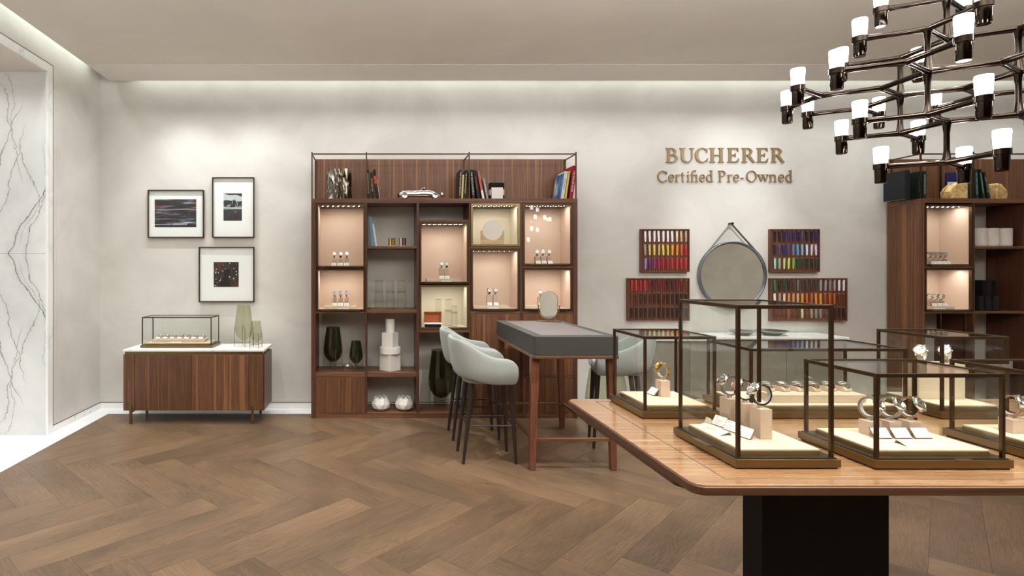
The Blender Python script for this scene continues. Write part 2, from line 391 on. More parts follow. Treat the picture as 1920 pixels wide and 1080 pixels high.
# veined, book-matched marble jamb slabs
def veined():
    m=mat('veined_marble_slab',(232,231,228),.22); nt=m.node_tree; N=nt.nodes; L=nt.links.new
    tc=N.new('ShaderNodeTexCoord'); sp=N.new('ShaderNodeSeparateXYZ'); L(tc.outputs['Object'],sp.inputs[0])
    def M(op,a,b=None,c=None):
        n=N.new('ShaderNodeMath'); n.operation=op
        for i,s in enumerate((a,b,c)):
            if s is None: continue
            if isinstance(s,(int,float)): n.inputs[i].default_value=s
            else: L(s,n.inputs[i])
        return n.outputs[0]
    z=M('ABSOLUTE',M('SUBTRACT',sp.outputs['Z'],1.6)); x=sp.outputs['X']
    cv=N.new('ShaderNodeCombineXYZ'); L(x,cv.inputs[0]); L(z,cv.inputs[2])
    n1=noise(nt,(1.6,1,1.5),cv.outputs[0],3,.5,.4); n2=noise(nt,(9,1,12),cv.outputs[0],6,.65)
    wob=M('ADD',M('MULTIPLY',M('SUBTRACT',n1.outputs['Fac'],.5),.30),M('MULTIPLY',M('SUBTRACT',n2.outputs['Fac'],.5),.07))
    veins=[(-3.23,.52,.009,.85,0,.72),(-3.07,.26,.006,.7,0,.8),(-3.16,.42,.004,.5,.1,.6),(-3.44,.36,.006,.6,.35,1.0),(-2.86,-.28,.006,.6,.45,1.4),(-3.05,-.10,.005,.5,.7,1.5),(-3.0,.10,.004,.4,.55,1.2),(-3.5,.3,.008,.6,0,1.2)]
    tot=None
    dens=noise(nt,(9,1,14),cv.outputs[0],5,.7)
    for (a,b,wd,am,z0,z1) in veins:
        d=M('ABSOLUTE',M('ADD',M('SUBTRACT',x,M('MULTIPLY_ADD',z,b,a)),wob))
        mr=N.new('ShaderNodeMapRange'); mr.inputs['From Max'].default_value=wd; mr.inputs['To Min'].default_value=am; mr.inputs['To Max'].default_value=0; L(d,mr.inputs[0])
        zz=N.new('ShaderNodeMapRange'); zz.inputs['From Min'].default_value=z1; zz.inputs['From Max'].default_value=z1+.15; zz.inputs['To Min'].default_value=1; zz.inputs['To Max'].default_value=0; L(z,zz.inputs[0])
        z2=N.new('ShaderNodeMapRange'); z2.inputs['From Min'].default_value=z0-.1; z2.inputs['From Max'].default_value=z0; L(z,z2.inputs[0])
        zm=M('MULTIPLY',zz.outputs[0],z2.outputs[0]); t=M('MULTIPLY',mr.outputs[0],zm)
        mh=N.new('ShaderNodeMapRange'); mh.inputs['From Max'].default_value=wd*9; mh.inputs['To Min'].default_value=am*.28; mh.inputs['To Max'].default_value=0; L(d,mh.inputs[0])
        t=M('ADD',t,M('MULTIPLY',M('MULTIPLY',mh.outputs[0],zm),M('SUBTRACT',n2.outputs['Fac'],.12)))
        tot=t if tot is None else M('MAXIMUM',tot,t)
    tot=M('MULTIPLY',tot,M('MULTIPLY_ADD',dens.outputs['Fac'],2.4,-.2))
    n3=noise(nt,(1.2,1,.9),cv.outputs[0],4,.6,.5); r3=ramp(nt,[(.45,(228,228,226)),(.7,(206,206,206))]); L(n3.outputs['Fac'],r3.inputs[0])
    cl=N.new('ShaderNodeClamp'); L(tot,cl.inputs[0])
    L(mixc(nt,'MIX',cl.outputs[0],r3.outputs[0],lin((84,80,76))),N['Principled BSDF'].inputs['Base Color'])
    return m
VM=veined()
j=MB().box(XL-2.2,XL-.02,PY1,PY1+.12,0,1.599); jo=struct('wall_portal',j,VM)
MB().box(XL-2.2,XL-.02,PY1,PY1+.12,1.601,PZ+.05).build('marble_slab',VM,jo)
MB().box(XL-2.2,XL-.02,PY1+.004,PY1+.11,1.599,1.601).build('joint',MAT['gap'],jo)
struct('wall_portal_near',MB().box(XL-2.2,XL-.02,PY0-.12,PY0,0,PZ+.05),VM)
struct('wall_portal_end',MB().box(XL-2.3,XL-2.2,PY0-.2,PY1+.2,0,PZ+.1),MAT['plaster'])
struct('ceiling_portal',MB().box(XL-2.2,XL-.02,PY0,PY1,PZ,PZ+.08),MAT['ceiling'])
# ceiling: slab held off the walls so the cove behind it can glow
CX,CY=-2.726,5.85
struct('ceiling',MB().box(CX,XR,YB0,5.38,ZC,ZC+.1),MAT['ceiling'])
struct('trim_3',MB().box(CX,XR,5.38,CY,ZC-.002,ZC+.1),MAT['ceiling_edge'])  # ceiling strip with its extra brightness painted in
struct('ceiling_cove',MB().box(XL-.2,XR,YB0,YW,3.70,3.75),MAT['ceiling'])
struct('wall_right',MB().box(XR,XR+.1,YB0,YW,-.02,3.75),MAT['plaster'])
struct('wall_front',MB().box(XL,XR,YB0-.1,YB0,-.02,3.75),MAT['walnut_dark'])
# ================================================================ bookcases
YF,YBK=5.58,5.945
def bx(px): return X_(px,YF)
def bz(py): return Z_(py,YF)
led_mesh=MB().lathe([(.0,-.002),(.0045,-.002),(.0045,.001),(0,.001)],8).mesh('spotlight',MAT['led'])
def display_box(root, px0,px1,py0,py1, lining, leds=True, handle=True, power=.72, fr='bronze', pane=True):
    x0,x1,z0,z1=bx(px0),bx(px1),bz(py1),bz(py0); t=.019; y0,y1=YF-.004,YBK-.03
    f=MB().box(x0,x1,y0,y0+.03,z0,z0+t).box(x0,x1,y0,y0+.03,z1-t,z1).box(x0,x0+t,y0,y0+.03,z0+t,z1-t).box(x1-t,x1,y0,y0+.03,z0+t,z1-t)
    f.box(x0+.002,x0+.006,y0+.03,y1,z0+.002,z1-.002).box(x1-.006,x1-.002,y0+.03,y1,z0+.002,z1-.002).box(x0+.002,x1-.002,y0+.03,y1,z1-.006,z1-.002).box(x0+.002,x1-.002,y0+.03,y1,z0+.002,z0+.006).box(x0+.002,x1-.002,y1,y1+.005,z0+.002,z1-.002)
    b=f.build('display_box',MAT[fr],root)
    i0,i1,k0,k1=x0+.007,x1-.007,z0+.007,z1-.007
    l=MB().box(i0,i1,y1-.006,y1-.0005,k0,k1).box(i0,i0+.008,y0+.031,y1-.006,k0,k1).box(i1-.008,i1,y0+.031,y1-.006,k0,k1).box(i0+.008,i1-.008,y0+.031,y1-.006,k0,k0+.010)
    l.build('lining',lining,b)
    MB().box(i0+.008,i1-.008,y0+.031,y1-.006,k1-.008,k1).build('ceiling_panel',MAT['bronze_dk'],b)
    if leds:
        if pane: MB().box(x0+t,x1-t,y0+.008,y0+.013,z0+t,z1-t).build('glass_pane',MAT['glass'],b)
        bo=worldloc(root)
        for row in range(2):
            for i in range(8):
                o=link('spotlight',led_mesh,b); o.location=(x0+.06+(x1-x0-.12)*i/7-bo[0]-(.012 if row else 0), y0+.085+.05*row-bo[1], k1-.0085-bo[2])
        a=area('box_light',((x0+x1)/2,y0+.11,k1-.014),x1-x0-.10,power,(0,0,0),(1,.93,.85),sy=.04); a.data.cycles.cast_shadow=True if hasattr(a.data,'cycles') else None
    if handle:
        MB().box(x0+.055,x1-.055,y0-.018,y0+.002,z0+.004,z0+.010).build('handle',MAT['brass'],b)
    return (x0,x1,z0+.017,z1)
SHAD={}
root=thing('display_bookcase','tall five-column walnut bookcase with lit watch boxes in the middle of the wall','bookcase',(bx(833),5.76,0))
xl,xr=bx(583.5),bx(1083); ZT=2.155; ZB=2.110
def pan(name,x0,x1,z0,z1,m,y0=YF,y1=YBK,bv=.0015): return MB().box(x0,x1,y0,y1,z0,z1).build(name,m,root,bevel=bv)
pan('side_panel',xl,bx(592),0,ZB,MAT['walnut_dark']); pan('side_panel',bx(1074.5),xr,0,ZB,MAT['walnut_dark'])
pan('top_panel',xl,xr,ZB,ZT,MAT['walnut_x'])
pan('plinth',bx(592),bx(1074.5),.0,.055,MAT['walnut_x'],YF+.004)
for a,b in ((685,688.5),(781,786),(879.5,882.5),(975,980)): pan('divider',bx(a),bx(b),.055,ZB,MAT['walnut_dark'])
def shelf(a,b,p0,p1,m='walnut_x'): return pan('shelf',bx(a),bx(b),bz(p1),bz(p0),MAT[m],YF+.003)
shelf(592,685,583.8,587.5); shelf(592,685,698.7,706.8)
shelf(688.5,781,461.7,466); shelf(688.5,781,581,587); shelf(688.5,781,698.7,706.5)
shelf(786,879.5,412,416); shelf(786,879.5,618,623.5)
shelf(882.5,975,583,588); shelf(980,1074.5,583,588)
def door(a,b,p0,p1): return pan('door',bx(a)+.002,bx(b)-.002,bz(p1),bz(p0),MAT['walnut'],YF-.002,YF+.018,.001)
door(592,685,707.5,773.8)
for a,b in ((882.5,975),(980,1074.5)):
    door(a,b,588.6,703.6); door(a,b,709,774); shelf(a,b,704,708.4)
MB().box(xl,xr,5.915,5.945,ZT,Z_(299,5.93)).build('back_panel',MAT['walnut'],root,bevel=.001)
# bronze gallery rail
fx=[bx(584.8),bx(687),bx(880),bx(1080.6)]; ztop=bz(287)
for i,x in enumerate(fx):
    MB().box(x-.006,x+.006,YF+.004,YF+.016,ZT,ztop+.012).build('gallery_post',MAT['bronze'],root)
    MB().box(x-.005,x+.005,YF+.016,5.915,ztop-.012,ztop-.001).build('gallery_side_rail',MAT['bronze'],root)
    MB().box(x-.006,x+.006,5.903,5.915,ZT,ztop-.012).build('gallery_post',MAT['bronze'],root)
for i in range(3):
    MB().box(fx[i]+.006,fx[i+1]-.006,YF+.005,YF+.015,ztop-.013,ztop-.001).build('gallery_front_rail',MAT['bronze'],root)
BX={}
BX['A']=display_box(root,593,685,381.5,502,MAT['lining'])
BX['B']=display_box(root,593,685,503.5,583.6,MAT['lining'])
BX['C']=display_box(root,786.5,879.2,416.3,532,MAT['lining'])
BX['D']=display_box(root,786.5,879.2,534,617.5,MAT['cream_lin'],leds=True,handle=False,fr='brass',power=.6,pane=False)
BX['E']=display_box(root,883,974.8,381.5,462,MAT['cream_lin'],handle=False,fr='brass',power=.6,pane=False)
pan('shelf',bx(882.5),bx(975),bz(466.6),bz(462.4),MAT['walnut_x'],YF+.003)
BX['F']=display_box(root,883,974.8,467,582.6,MAT['lining'])
BX['G']=display_box(root,980.3,1074.2,381.5,498,MAT['lining'])
pan('shelf',bx(980),bx(1074.5),bz(502.2),bz(498.3),MAT['walnut_x'],YF+.003)
BX['H']=display_box(root,980.3,1074.2,502.5,582.6,MAT['lining'])
# second bookcase on the right
rootL=root
root=thing('display_bookcase','tall walnut bookcase at the right edge behind the chandelier','bookcase',(6.2,5.76,0))
RX0=5.359; XD=[5.359,5.405,5.873,5.890,6.39,6.42,6.90,6.93,7.44,7.48]
pan('side_panel',RX0,5.400,0,ZB,MAT['walnut'])
pan('side_panel',7.44,7.48,0,ZB,MAT['walnut_dark'])
pan('top_panel',RX0,7.48,ZB,ZT,MAT['walnut_x'])
pan('plinth',5.40,7.44,0,.055,MAT['walnut_x'],YF+.004)
for a,b in ((5.873,5.890),(6.39,6.42),(6.90,6.93)): pan('divider',a,b,.055,ZB,MAT['walnut_dark'])
def sh2(a,b,z0,z1): return pan('shelf',a,b,z0,z1,MAT['walnut_x'],YF+.003)
sh2(5.89,6.39,bz(466.5),bz(462)); sh2(5.89,6.39,bz(588),bz(583.7)); sh2(5.89,6.39,.43,.46)
sh2(5.40,5.873,bz(588),bz(584.2)); sh2(5.40,5.873,.43,.46)
for a in (6.42,6.93):
    sh2(a,a+.48 if a<6.5 else 7.44,1.2,1.22); sh2(a,a+.48 if a<6.5 else 7.44,.6,.62)
MB().box(5.56,5.575,YF+.01,YF+.025,.46,bz(588)).box(5.80,5.815,YF+.01,YF+.025,.46,bz(588)).build('metal_upright',MAT['bronze_dk'],root)
MB().box(RX0,7.48,5.915,5.945,ZT,Z_(299,5.93)).build('back_panel',MAT['walnut'],root,bevel=.001)
fx2=[5.367,5.881,6.80,7.47]
for x in fx2:
    MB().box(x-.006,x+.006,YF+.004,YF+.016,ZT,ztop+.012).build('gallery_post',MAT['bronze'],root)
    MB().box(x-.006,x+.006,5.903,5.915,ZT,ztop-.012).build('gallery_post',MAT['bronze'],root)
    MB().box(x-.005,x+.005,YF+.016,5.915,ztop-.012,ztop-.001).build('gallery_side_rail',MAT['bronze'],root)
for i in range(3):
    MB().box(fx2[i]+.006,fx2[i+1]-.006,YF+.005,YF+.015,ztop-.013,ztop-.001).build('gallery_front_rail',MAT['bronze'],root)
BX['R']=display_box(root,1733.5,1825,383,499,MAT['lining'])
pan('shelf',5.40,5.873,bz(502.2),bz(499.2),MAT['walnut_x'],YF+.003)
BX['S']=display_box(root,1733.5,1825,502.5,584,MAT['lining'])

# ================================================================ sideboard on the left
YS0,YS1=5.39,5.79
sb=thing('sideboard','walnut sideboard with white marble top and bronze legs under three pictures','sideboard',(-1.72,5.59,0))
x0,x1=X_(229.5,YS0),-1.044
MB().prism([(x0,YS0+.02),(x0+.02,YS0+.0),(x1-.012,YS0),(x1,YS0+.012),(x1,YS1),(x0,YS1)],.121,.6515,'z').build('cabinet_body',MAT['walnut_dark'],sb,bevel=.004)
xs=[x0+.012,X_(253,YS0),X_(360,YS0),X_(467,YS0),x1-.012]
for i in range(4):
    MB().box(xs[i]+.0015,xs[i+1]-.0015,YS0-.014,YS0+.0,.125,.648).build('door' if i in (1,2) else 'corner_panel',MAT['walnut'],sb,bevel=.0015)
MB().box(x0+.02,x1-.02,YS0+.01,YS1-.02,.6515,.682).build('brass_band',MAT['brass'],sb)
t0=X_(230,YS0-.02)
MB().prism([(t0,YS0-.016),(X_(495,YS0-.016),YS0-.016),(x1+.003,YS0+.05),(x1+.003,YS1+.01),(t0,YS1+.01)],.682,.702,'z').build('marble_top',MAT['white_marble'],sb,bevel=.003)
for xa in (X_(245.5,5.38),X_(473.5,5.38)):
    MB().box(xa-.012,xa+.012,YS0-.024,YS0-.006,.0,.178).box(xa-.012,xa+.012,YS0-.006,YS0+.10,.104,.121).build('leg',MAT['brass'],sb,bevel=.002)
    MB().box(xa-.012,xa+.012,YS1-.04,YS1-.02,0,.121).build('leg',MAT['brass'],sb,bevel=.002)
# ================================================================ taupe counter under the round mirror
ct=thing('counter','taupe wall counter with white marble top under the round mirror','counter',(3.66,5.74,0))
MB().box(2.72,4.58,5.57,5.94,.0,.762).build('counter_body',MAT['grey_body'],ct,bevel=.002)
for a,b in ((2.725,X_(1293,5.56)),(X_(1293,5.56),X_(1474,5.56)),(X_(1474,5.56),4.577)):
    MB().box(a+.002,b-.002,5.555,5.57,.01,.758).build('front_panel',MAT['grey_body'],ct,bevel=.0015)
MB().box(2.70,4.62,5.53,5.945,.762,.80).build('marble_top',MAT['white_marble'],ct,bevel=.003)
def dish(x,y,r,label):
    mb=MB().lathe([(0,.004),(r*.35,.004),(r*.36,.0),(r*.4,.0),(r*.62,.014),(r*.93,.036),(r,.042),(r*1.02,.046),(r*.97,.044),(r*.6,.022),(r*.35,.012),(0,.010)],40,(x,y,.80))
    o=mb.build('shallow_dish',MAT['steel'],origin=(x,y,.80)); tag(o,label,'dish',group='metal dishes on the counter')
dish(3.70,5.72,.12,'smaller silver dish at the left on the marble counter'); dish(4.00,5.73,.145,'larger silver dish at the right on the marble counter')
# ================================================================ leather topped bar desk
dk=thing('bar_desk','high grey leather topped desk on walnut legs beside the stools','desk',(1.44,4.69,0))
dx0,dx1,dy0,dy1=1.139,1.745,4.05,5.33
def rrect(x0,x1,y0,y1,r,n=6):
    P=[]
    for cx,cy,a0 in ((x1-r,y1-r,0),(x0+r,y1-r,90),(x0+r,y0+r,180),(x1-r,y0+r,270)):
        for i in range(n+1):
            a=R(a0+90*i/n); P.append((cx+r*math.cos(a),cy+r*math.sin(a)))
    return P
MB().prism(rrect(dx0,dx1,dy0,dy1,.03),.846,.982,'z').build('leather_top',MAT['grey_leather'],dk,bevel=.004)
MB().box(dx0+.07,dx1-.07,dy0+.09,dy1-.10,.980,.9835).build('inlay',MAT['inlay'],dk,bevel=.001)
MB().prism(rrect(dx0-.005,dx1+.005,dy0+.0,dy1,.03),.820,.8455,'z').build('top_rail',MAT['walnut_x'],dk,bevel=.004)
def taper_leg(tx,ty,bx_,by_,z1,wt,wb):
    vs=[(bx_-wb,by_-wb,0),(bx_+wb,by_-wb,0),(bx_+wb,by_+wb,0),(bx_-wb,by_+wb,0),(tx-wt,ty-wt,z1),(tx+wt,ty-wt,z1),(tx+wt,ty+wt,z1),(tx-wt,ty+wt,z1)]
    return MB().add(vs,[(3,2,1,0),(4,5,6,7),(0,1,5,4),(1,2,6,5),(2,3,7,6),(3,0,4,7)])
for (tx,ty,bx_,by_) in ((1.163,4.13,1.148,4.145),(1.718,4.13,1.738,4.145),(1.163,5.25,1.155,5.25),(1.718,5.25,1.730,5.25)):
    taper_leg(tx,ty,bx_,by_,.82,.031,.021).build('leg',MAT['walnut_leg'],dk,bevel=.004)
for x in (1.153,1.733): MB().box(x-.011,x+.011,4.16,5.235,.212,.236).build('side_stretcher',MAT['walnut_y'],dk,bevel=.003)
MB().box(1.17,1.715,4.136,4.158,.206,.232).build('front_stretcher',MAT['walnut_x'],dk,bevel=.003)
MB().box(1.17,1.715,5.225,5.250,.216,.236).build('foot_rail',MAT['brass'],dk,bevel=.002)
# ================================================================ bar stools
def shell_mesh():
    path=[]
    zb=.602
    pts=[]
    for i in range(4): pts.append((.205-.195*i/3.3,-.245-.004*i))
    n=15
    for i in range(n):
        th=R(-90-180*(i+.5)/n); cx=math.cos(th); sy=math.sin(th)
        pts.append((-.01-.225*abs(cx)**.72, .255*(abs(sy)**.72)*(1 if sy>0 else -1)))
    for i in range(3,-1,-1): pts.append((.205-.195*i/3.3,.245+.004*i))
    vs=[];fs=[];k=len(pts)
    for i,(x,y) in enumerate(pts):
        a=pts[max(i-1,0)]; b=pts[min(i+1,k-1)]
        d=Vector((b[0]-a[0],b[1]-a[1],0)).normalized(); nrm=Vector((-d.y,d.x,0)); 
        if nrm.dot(Vector((x,y,0)))<0: nrm=-nrm
        if x>.1: nrm=Vector((0,1 if y>0 else -1,0))
        t=max(0,min(1,(.02-x)/.22)); s=t*t*(3-2*t)
        top=.808+.137*s
        if i in (0,k-1): top-=.055
        elif i in (1,k-2): top-=.008
        lean=.055*s
        th=.036
        zlow=zb+.045*s
        P=Vector((x,y,0))
        def at(z,off):
            q=P+nrm*off+Vector((-lean*max(0,(z-zb))/.33,0,0)); 
            q+= -nrm*.022*(1-min(1,(z-zb)/.06))
            return (q.x,q.y,z)
        loop=[at(zlow,0),at(zlow+.07,.006),at((zlow+top)/2+.02,.008),at(top-.022,.004),at(top-.003,-.008),at(top-.003,-th+.008),at(top-.022,-th),at((zlow+top)/2,-th),at(zlow+.05,-th),at(zlow,-th)]
        vs+=loop
    m=10
    for i in range(k-1):
        for j in range(m):
            j2=(j+1)%m; fs.append((i*m+j,i*m+j2,(i+1)*m+j2,(i+1)*m+j))
    mb=MB().add(vs,fs,True); mb.add(vs[:m],[tuple(range(m))],True); mb.add(vs[-m:],[tuple(range(m))],True)
    return mb
def merged(mb,name,m):
    import bmesh
    me=mb.mesh(name,m); bm=bmesh.new(); bm.from_mesh(me); bmesh.ops.remove_doubles(bm,verts=bm.verts,dist=.0002); bmesh.ops.recalc_face_normals(bm,faces=bm.faces)
    for f in bm.faces: f.smooth=True
    bm.to_mesh(me); bm.free(); return me
def make_stool(loc,rz,label):
    t=thing('bar_stool',label,'stool',loc,rz,'upholstered bar stools around the desk')
    link('tub_back',merged(shell_mesh(),'tub_back',MAT['fabric']),t,subsurf=2)
    P=[]
    for i in range(28):
        a=2*math.pi*i/28; c,s=math.cos(a),math.sin(a)
        P.append((.005+.205*(abs(c)**.55)*(1 if c>0 else -1),.213*(abs(s)**.55)*(1 if s>0 else -1)))
    sm=MB(); vs=[]
    for (k,z) in ((.82,.606),(.90,.609),(.93,.63),(.93,.678),(.91,.694),(.82,.701)): vs+=[(x*k,y*k,z) for x,y in P]
    n=28; fs=[(i*n+j,i*n+(j+1)%n,(i+1)*n+(j+1)%n,(i+1)*n+j) for i in range(5) for j in range(n)]
    sm.add(vs,fs,True); sm.add(vs[:n],[tuple(range(n))],True); sm.add(vs[-n:],[tuple(range(n))],True)
    sm.build('seat',MAT['fabric'],t,local=True)
    for sx,tx,bx_ in ((-1,-.125,-.196),(1,.165,.20)):
        for sy in (-1,1):
            MB().tube([(tx,sy*.135,.612),(bx_,sy*.152,0)],.02,12,rs=[.021,.0115]).build('leg',MAT['black_wood'],t,local=True)
    z=.285; f=z/.612
    fxx=.20-.035*f; bxx=-.196+.071*f; yy=.152-.017*f
    for a,b in (((fxx,-yy,z),(fxx,yy,z)),((bxx,-yy,z),(bxx,yy,z)),((bxx,-yy,z),(fxx,-yy,z)),((bxx,yy,z),(fxx,yy,z))):
        MB().tube([a,b],.0065,8).build('foot_bar',MAT['black_wood'],t,local=True)
    return t
make_stool((.862,4.417,0),0,'front left pale grey bar stool nearest the camera with black legs')
make_stool((.866,5.005,0),0,'pale grey bar stool behind the front left stool')
make_stool((2.02,4.74,0),R(180-14),'pale grey bar stool on the right side of the desk')
# ================================================================ central display table
TZ=.92
tb=thing('display_table','large veneered display table with glass vitrines in the right foreground','table',(1.95,1.9,0))
tx0,tx1,ty0,ty1=.800,3.10,1.42,2.375
# top as solid with rounded corners and a soft edge
def top_poly(x0,x1,y0,y1,r): return rrect(x0,x1,y0,y1,r,8)
MB().prism(top_poly(tx0+.004,tx1-.004,ty0+.004,ty1-.004,.032),TZ-.006,TZ,'z').build('table_top',MAT['table'],tb,bevel=.0015)
MB().prism(top_poly(tx0,tx1,ty0,ty1,.035),TZ-.026,TZ-.004,'z').build('table_rim',MAT['table_edge'],tb,bevel=.0035,seg=3)
ins=.155
lines=MB(); lw_=.0012
lx0,lx1,ly0,ly1=tx0+.105,tx1-.105,ty0+.045,ty1-.05
lines.box(lx0,lx1,ly0-lw_,ly0+lw_,TZ,TZ+.0004).box(lx0,lx1,ly1-lw_,ly1+lw_,TZ,TZ+.0004).box(lx0-lw_,lx0+lw_,ly0,ly1,TZ,TZ+.0004).box(lx1-lw_,lx1+lw_,ly0,ly1,TZ,TZ+.0004)
lines.build('inlay_line',MAT['gap'],tb)
MB().prism([(tx0+.01,ty0+.12),(tx0+.045,ty0+.06),(tx1-.045,ty0+.06),(tx1-.01,ty0+.12),(tx1-.01,ty1-.1),(tx1-.045,ty1-.05),(tx0+.045,ty1-.05),(tx0+.01,ty1-.1)],TZ-.044,TZ-.026,'z').build('apron',MAT['table_edge'],tb,bevel=.002)
for a,b in ((1.262,1.674),(2.226,2.64)):
    MB().box(a,b,1.85,1.95,.0,TZ-.044).build('pedestal',MAT['black'],tb,bevel=.002)
# ================================================================ vitrines
def vitrine(x0,x1,y0,y1,zb,h,label,tab=None,name='glass_vitrine',group='brass framed glass vitrines'):
    t=thing(name,label,'vitrine',((x0+x1)/2,(y0+y1)/2,zb),group=group)
    MB().box(x0+.006,x1-.006,y0+.006,y1-.006,zb,zb+.004).build('foot_plate',MAT['black'],t)
    MB().box(x0,x1,y0,y1,zb+.004,zb+.026).build('plinth',MAT['brass'],t,bevel=.001)
    i=.011; p=.0090
    MB().box(x0+i-.004,x1-i+.004,y0+i-.004,y1-i+.004,zb+.026,zb+.0285).build('plinth_lip',MAT['bronze_dk'],t)
    c=.032
    MB().box(x0+c,x1-c,y0+c,y1-c,zb+.0285,zb+.0385).build('riser',MAT['brass_bright'],t,bevel=.0008)
    MB().box(x0+c,x1-c,y0+c,y1-c,zb+.0385,zb+.0445).build('cushion_board',MAT['beige'],t,bevel=.002)
    zt=zb+h; z0=zb+.0285
    a0,a1,b0,b1=x0+i,x1-i,y0+i,y1-i
    for xx in (a0,a1-p):
        for yy in (b0,b1-p): MB().box(xx,xx+p,yy,yy+p,z0,zt-.0105).build('post',MAT['bronze'],t,bevel=.0006)
    r=.0105
    for args in ((a0,a1,b0,b0+p),(a0,a1,b1-p,b1),(a0,a0+p,b0+p,b1-p),(a1-p,a1,b0+p,b1-p)):
        MB().box(*args,zt-r,zt).build('top_rail',MAT['bronze'],t,bevel=.0006)
    g=.0025
    MB().box(a0+p,a1-p,b0+.002,b0+.002+g,z0,zt-r).build('glass_pane',MAT['glass'],t)
    MB().box(a0+p,a1-p,b1-.002-g,b1-.002,z0,zt-r).build('glass_pane',MAT['glass'],t)
    MB().box(a0+.002,a0+.002+g,b0+p,b1-p,z0,zt-r).build('glass_pane',MAT['glass'],t)
    MB().box(a1-.002-g,a1-.002,b0+p,b1-p,z0,zt-r).build('glass_pane',MAT['glass'],t)
    MB().box(a0+p,a1-p,b0+p,b1-p,zt-.005,zt-.0025).build('glass_pane',MAT['glass'],t)
    if tab=='left': MB().box(x0-.010,x0+.012,(y0+y1)/2-.045,(y0+y1)/2+.035,zb+.0262,zb+.0278).build('pull_tab',MAT['brass'],t)
    if tab=='front': MB().box((x0+x1)/2+.03,(x0+x1)/2+.075,y0-.008,y0+.012,zb+.0262,zb+.0278).build('pull_tab',MAT['brass'],t)
    return (t,zb+.0445)
G='brass framed glass vitrines'
vitrine(.976,1.261,1.536,1.858,TZ,.443,'tallest glass vitrine, at the front corner of the display table','left')
vitrine(.967,1.250,2.05,2.345,TZ,.297,'glass vitrine at the rear left corner of the display table, holding one gold watch')
vitrine(1.348,1.721,1.53,1.812,TZ,.257,'low glass vitrine at the front of the table holding three watches on short blocks','front')
vitrine(1.352,1.943,2.05,2.345,TZ,.253,'long low glass vitrine in the middle of the rear row with a tray of watches')
vitrine(2.040,2.306,2.045,2.335,TZ,.297,'glass vitrine at the rear of the table in front of the right bookcase')
vitrine(1.849,2.222,1.545,1.852,TZ,.250,'glass vitrine cut off by the right edge of the picture')
vitrine(X_(262,5.47),X_(397.5,5.47),5.48,5.775,.702,.297,'wide glass vitrine standing on the marble topped sideboard')
CZ=TZ+.0445
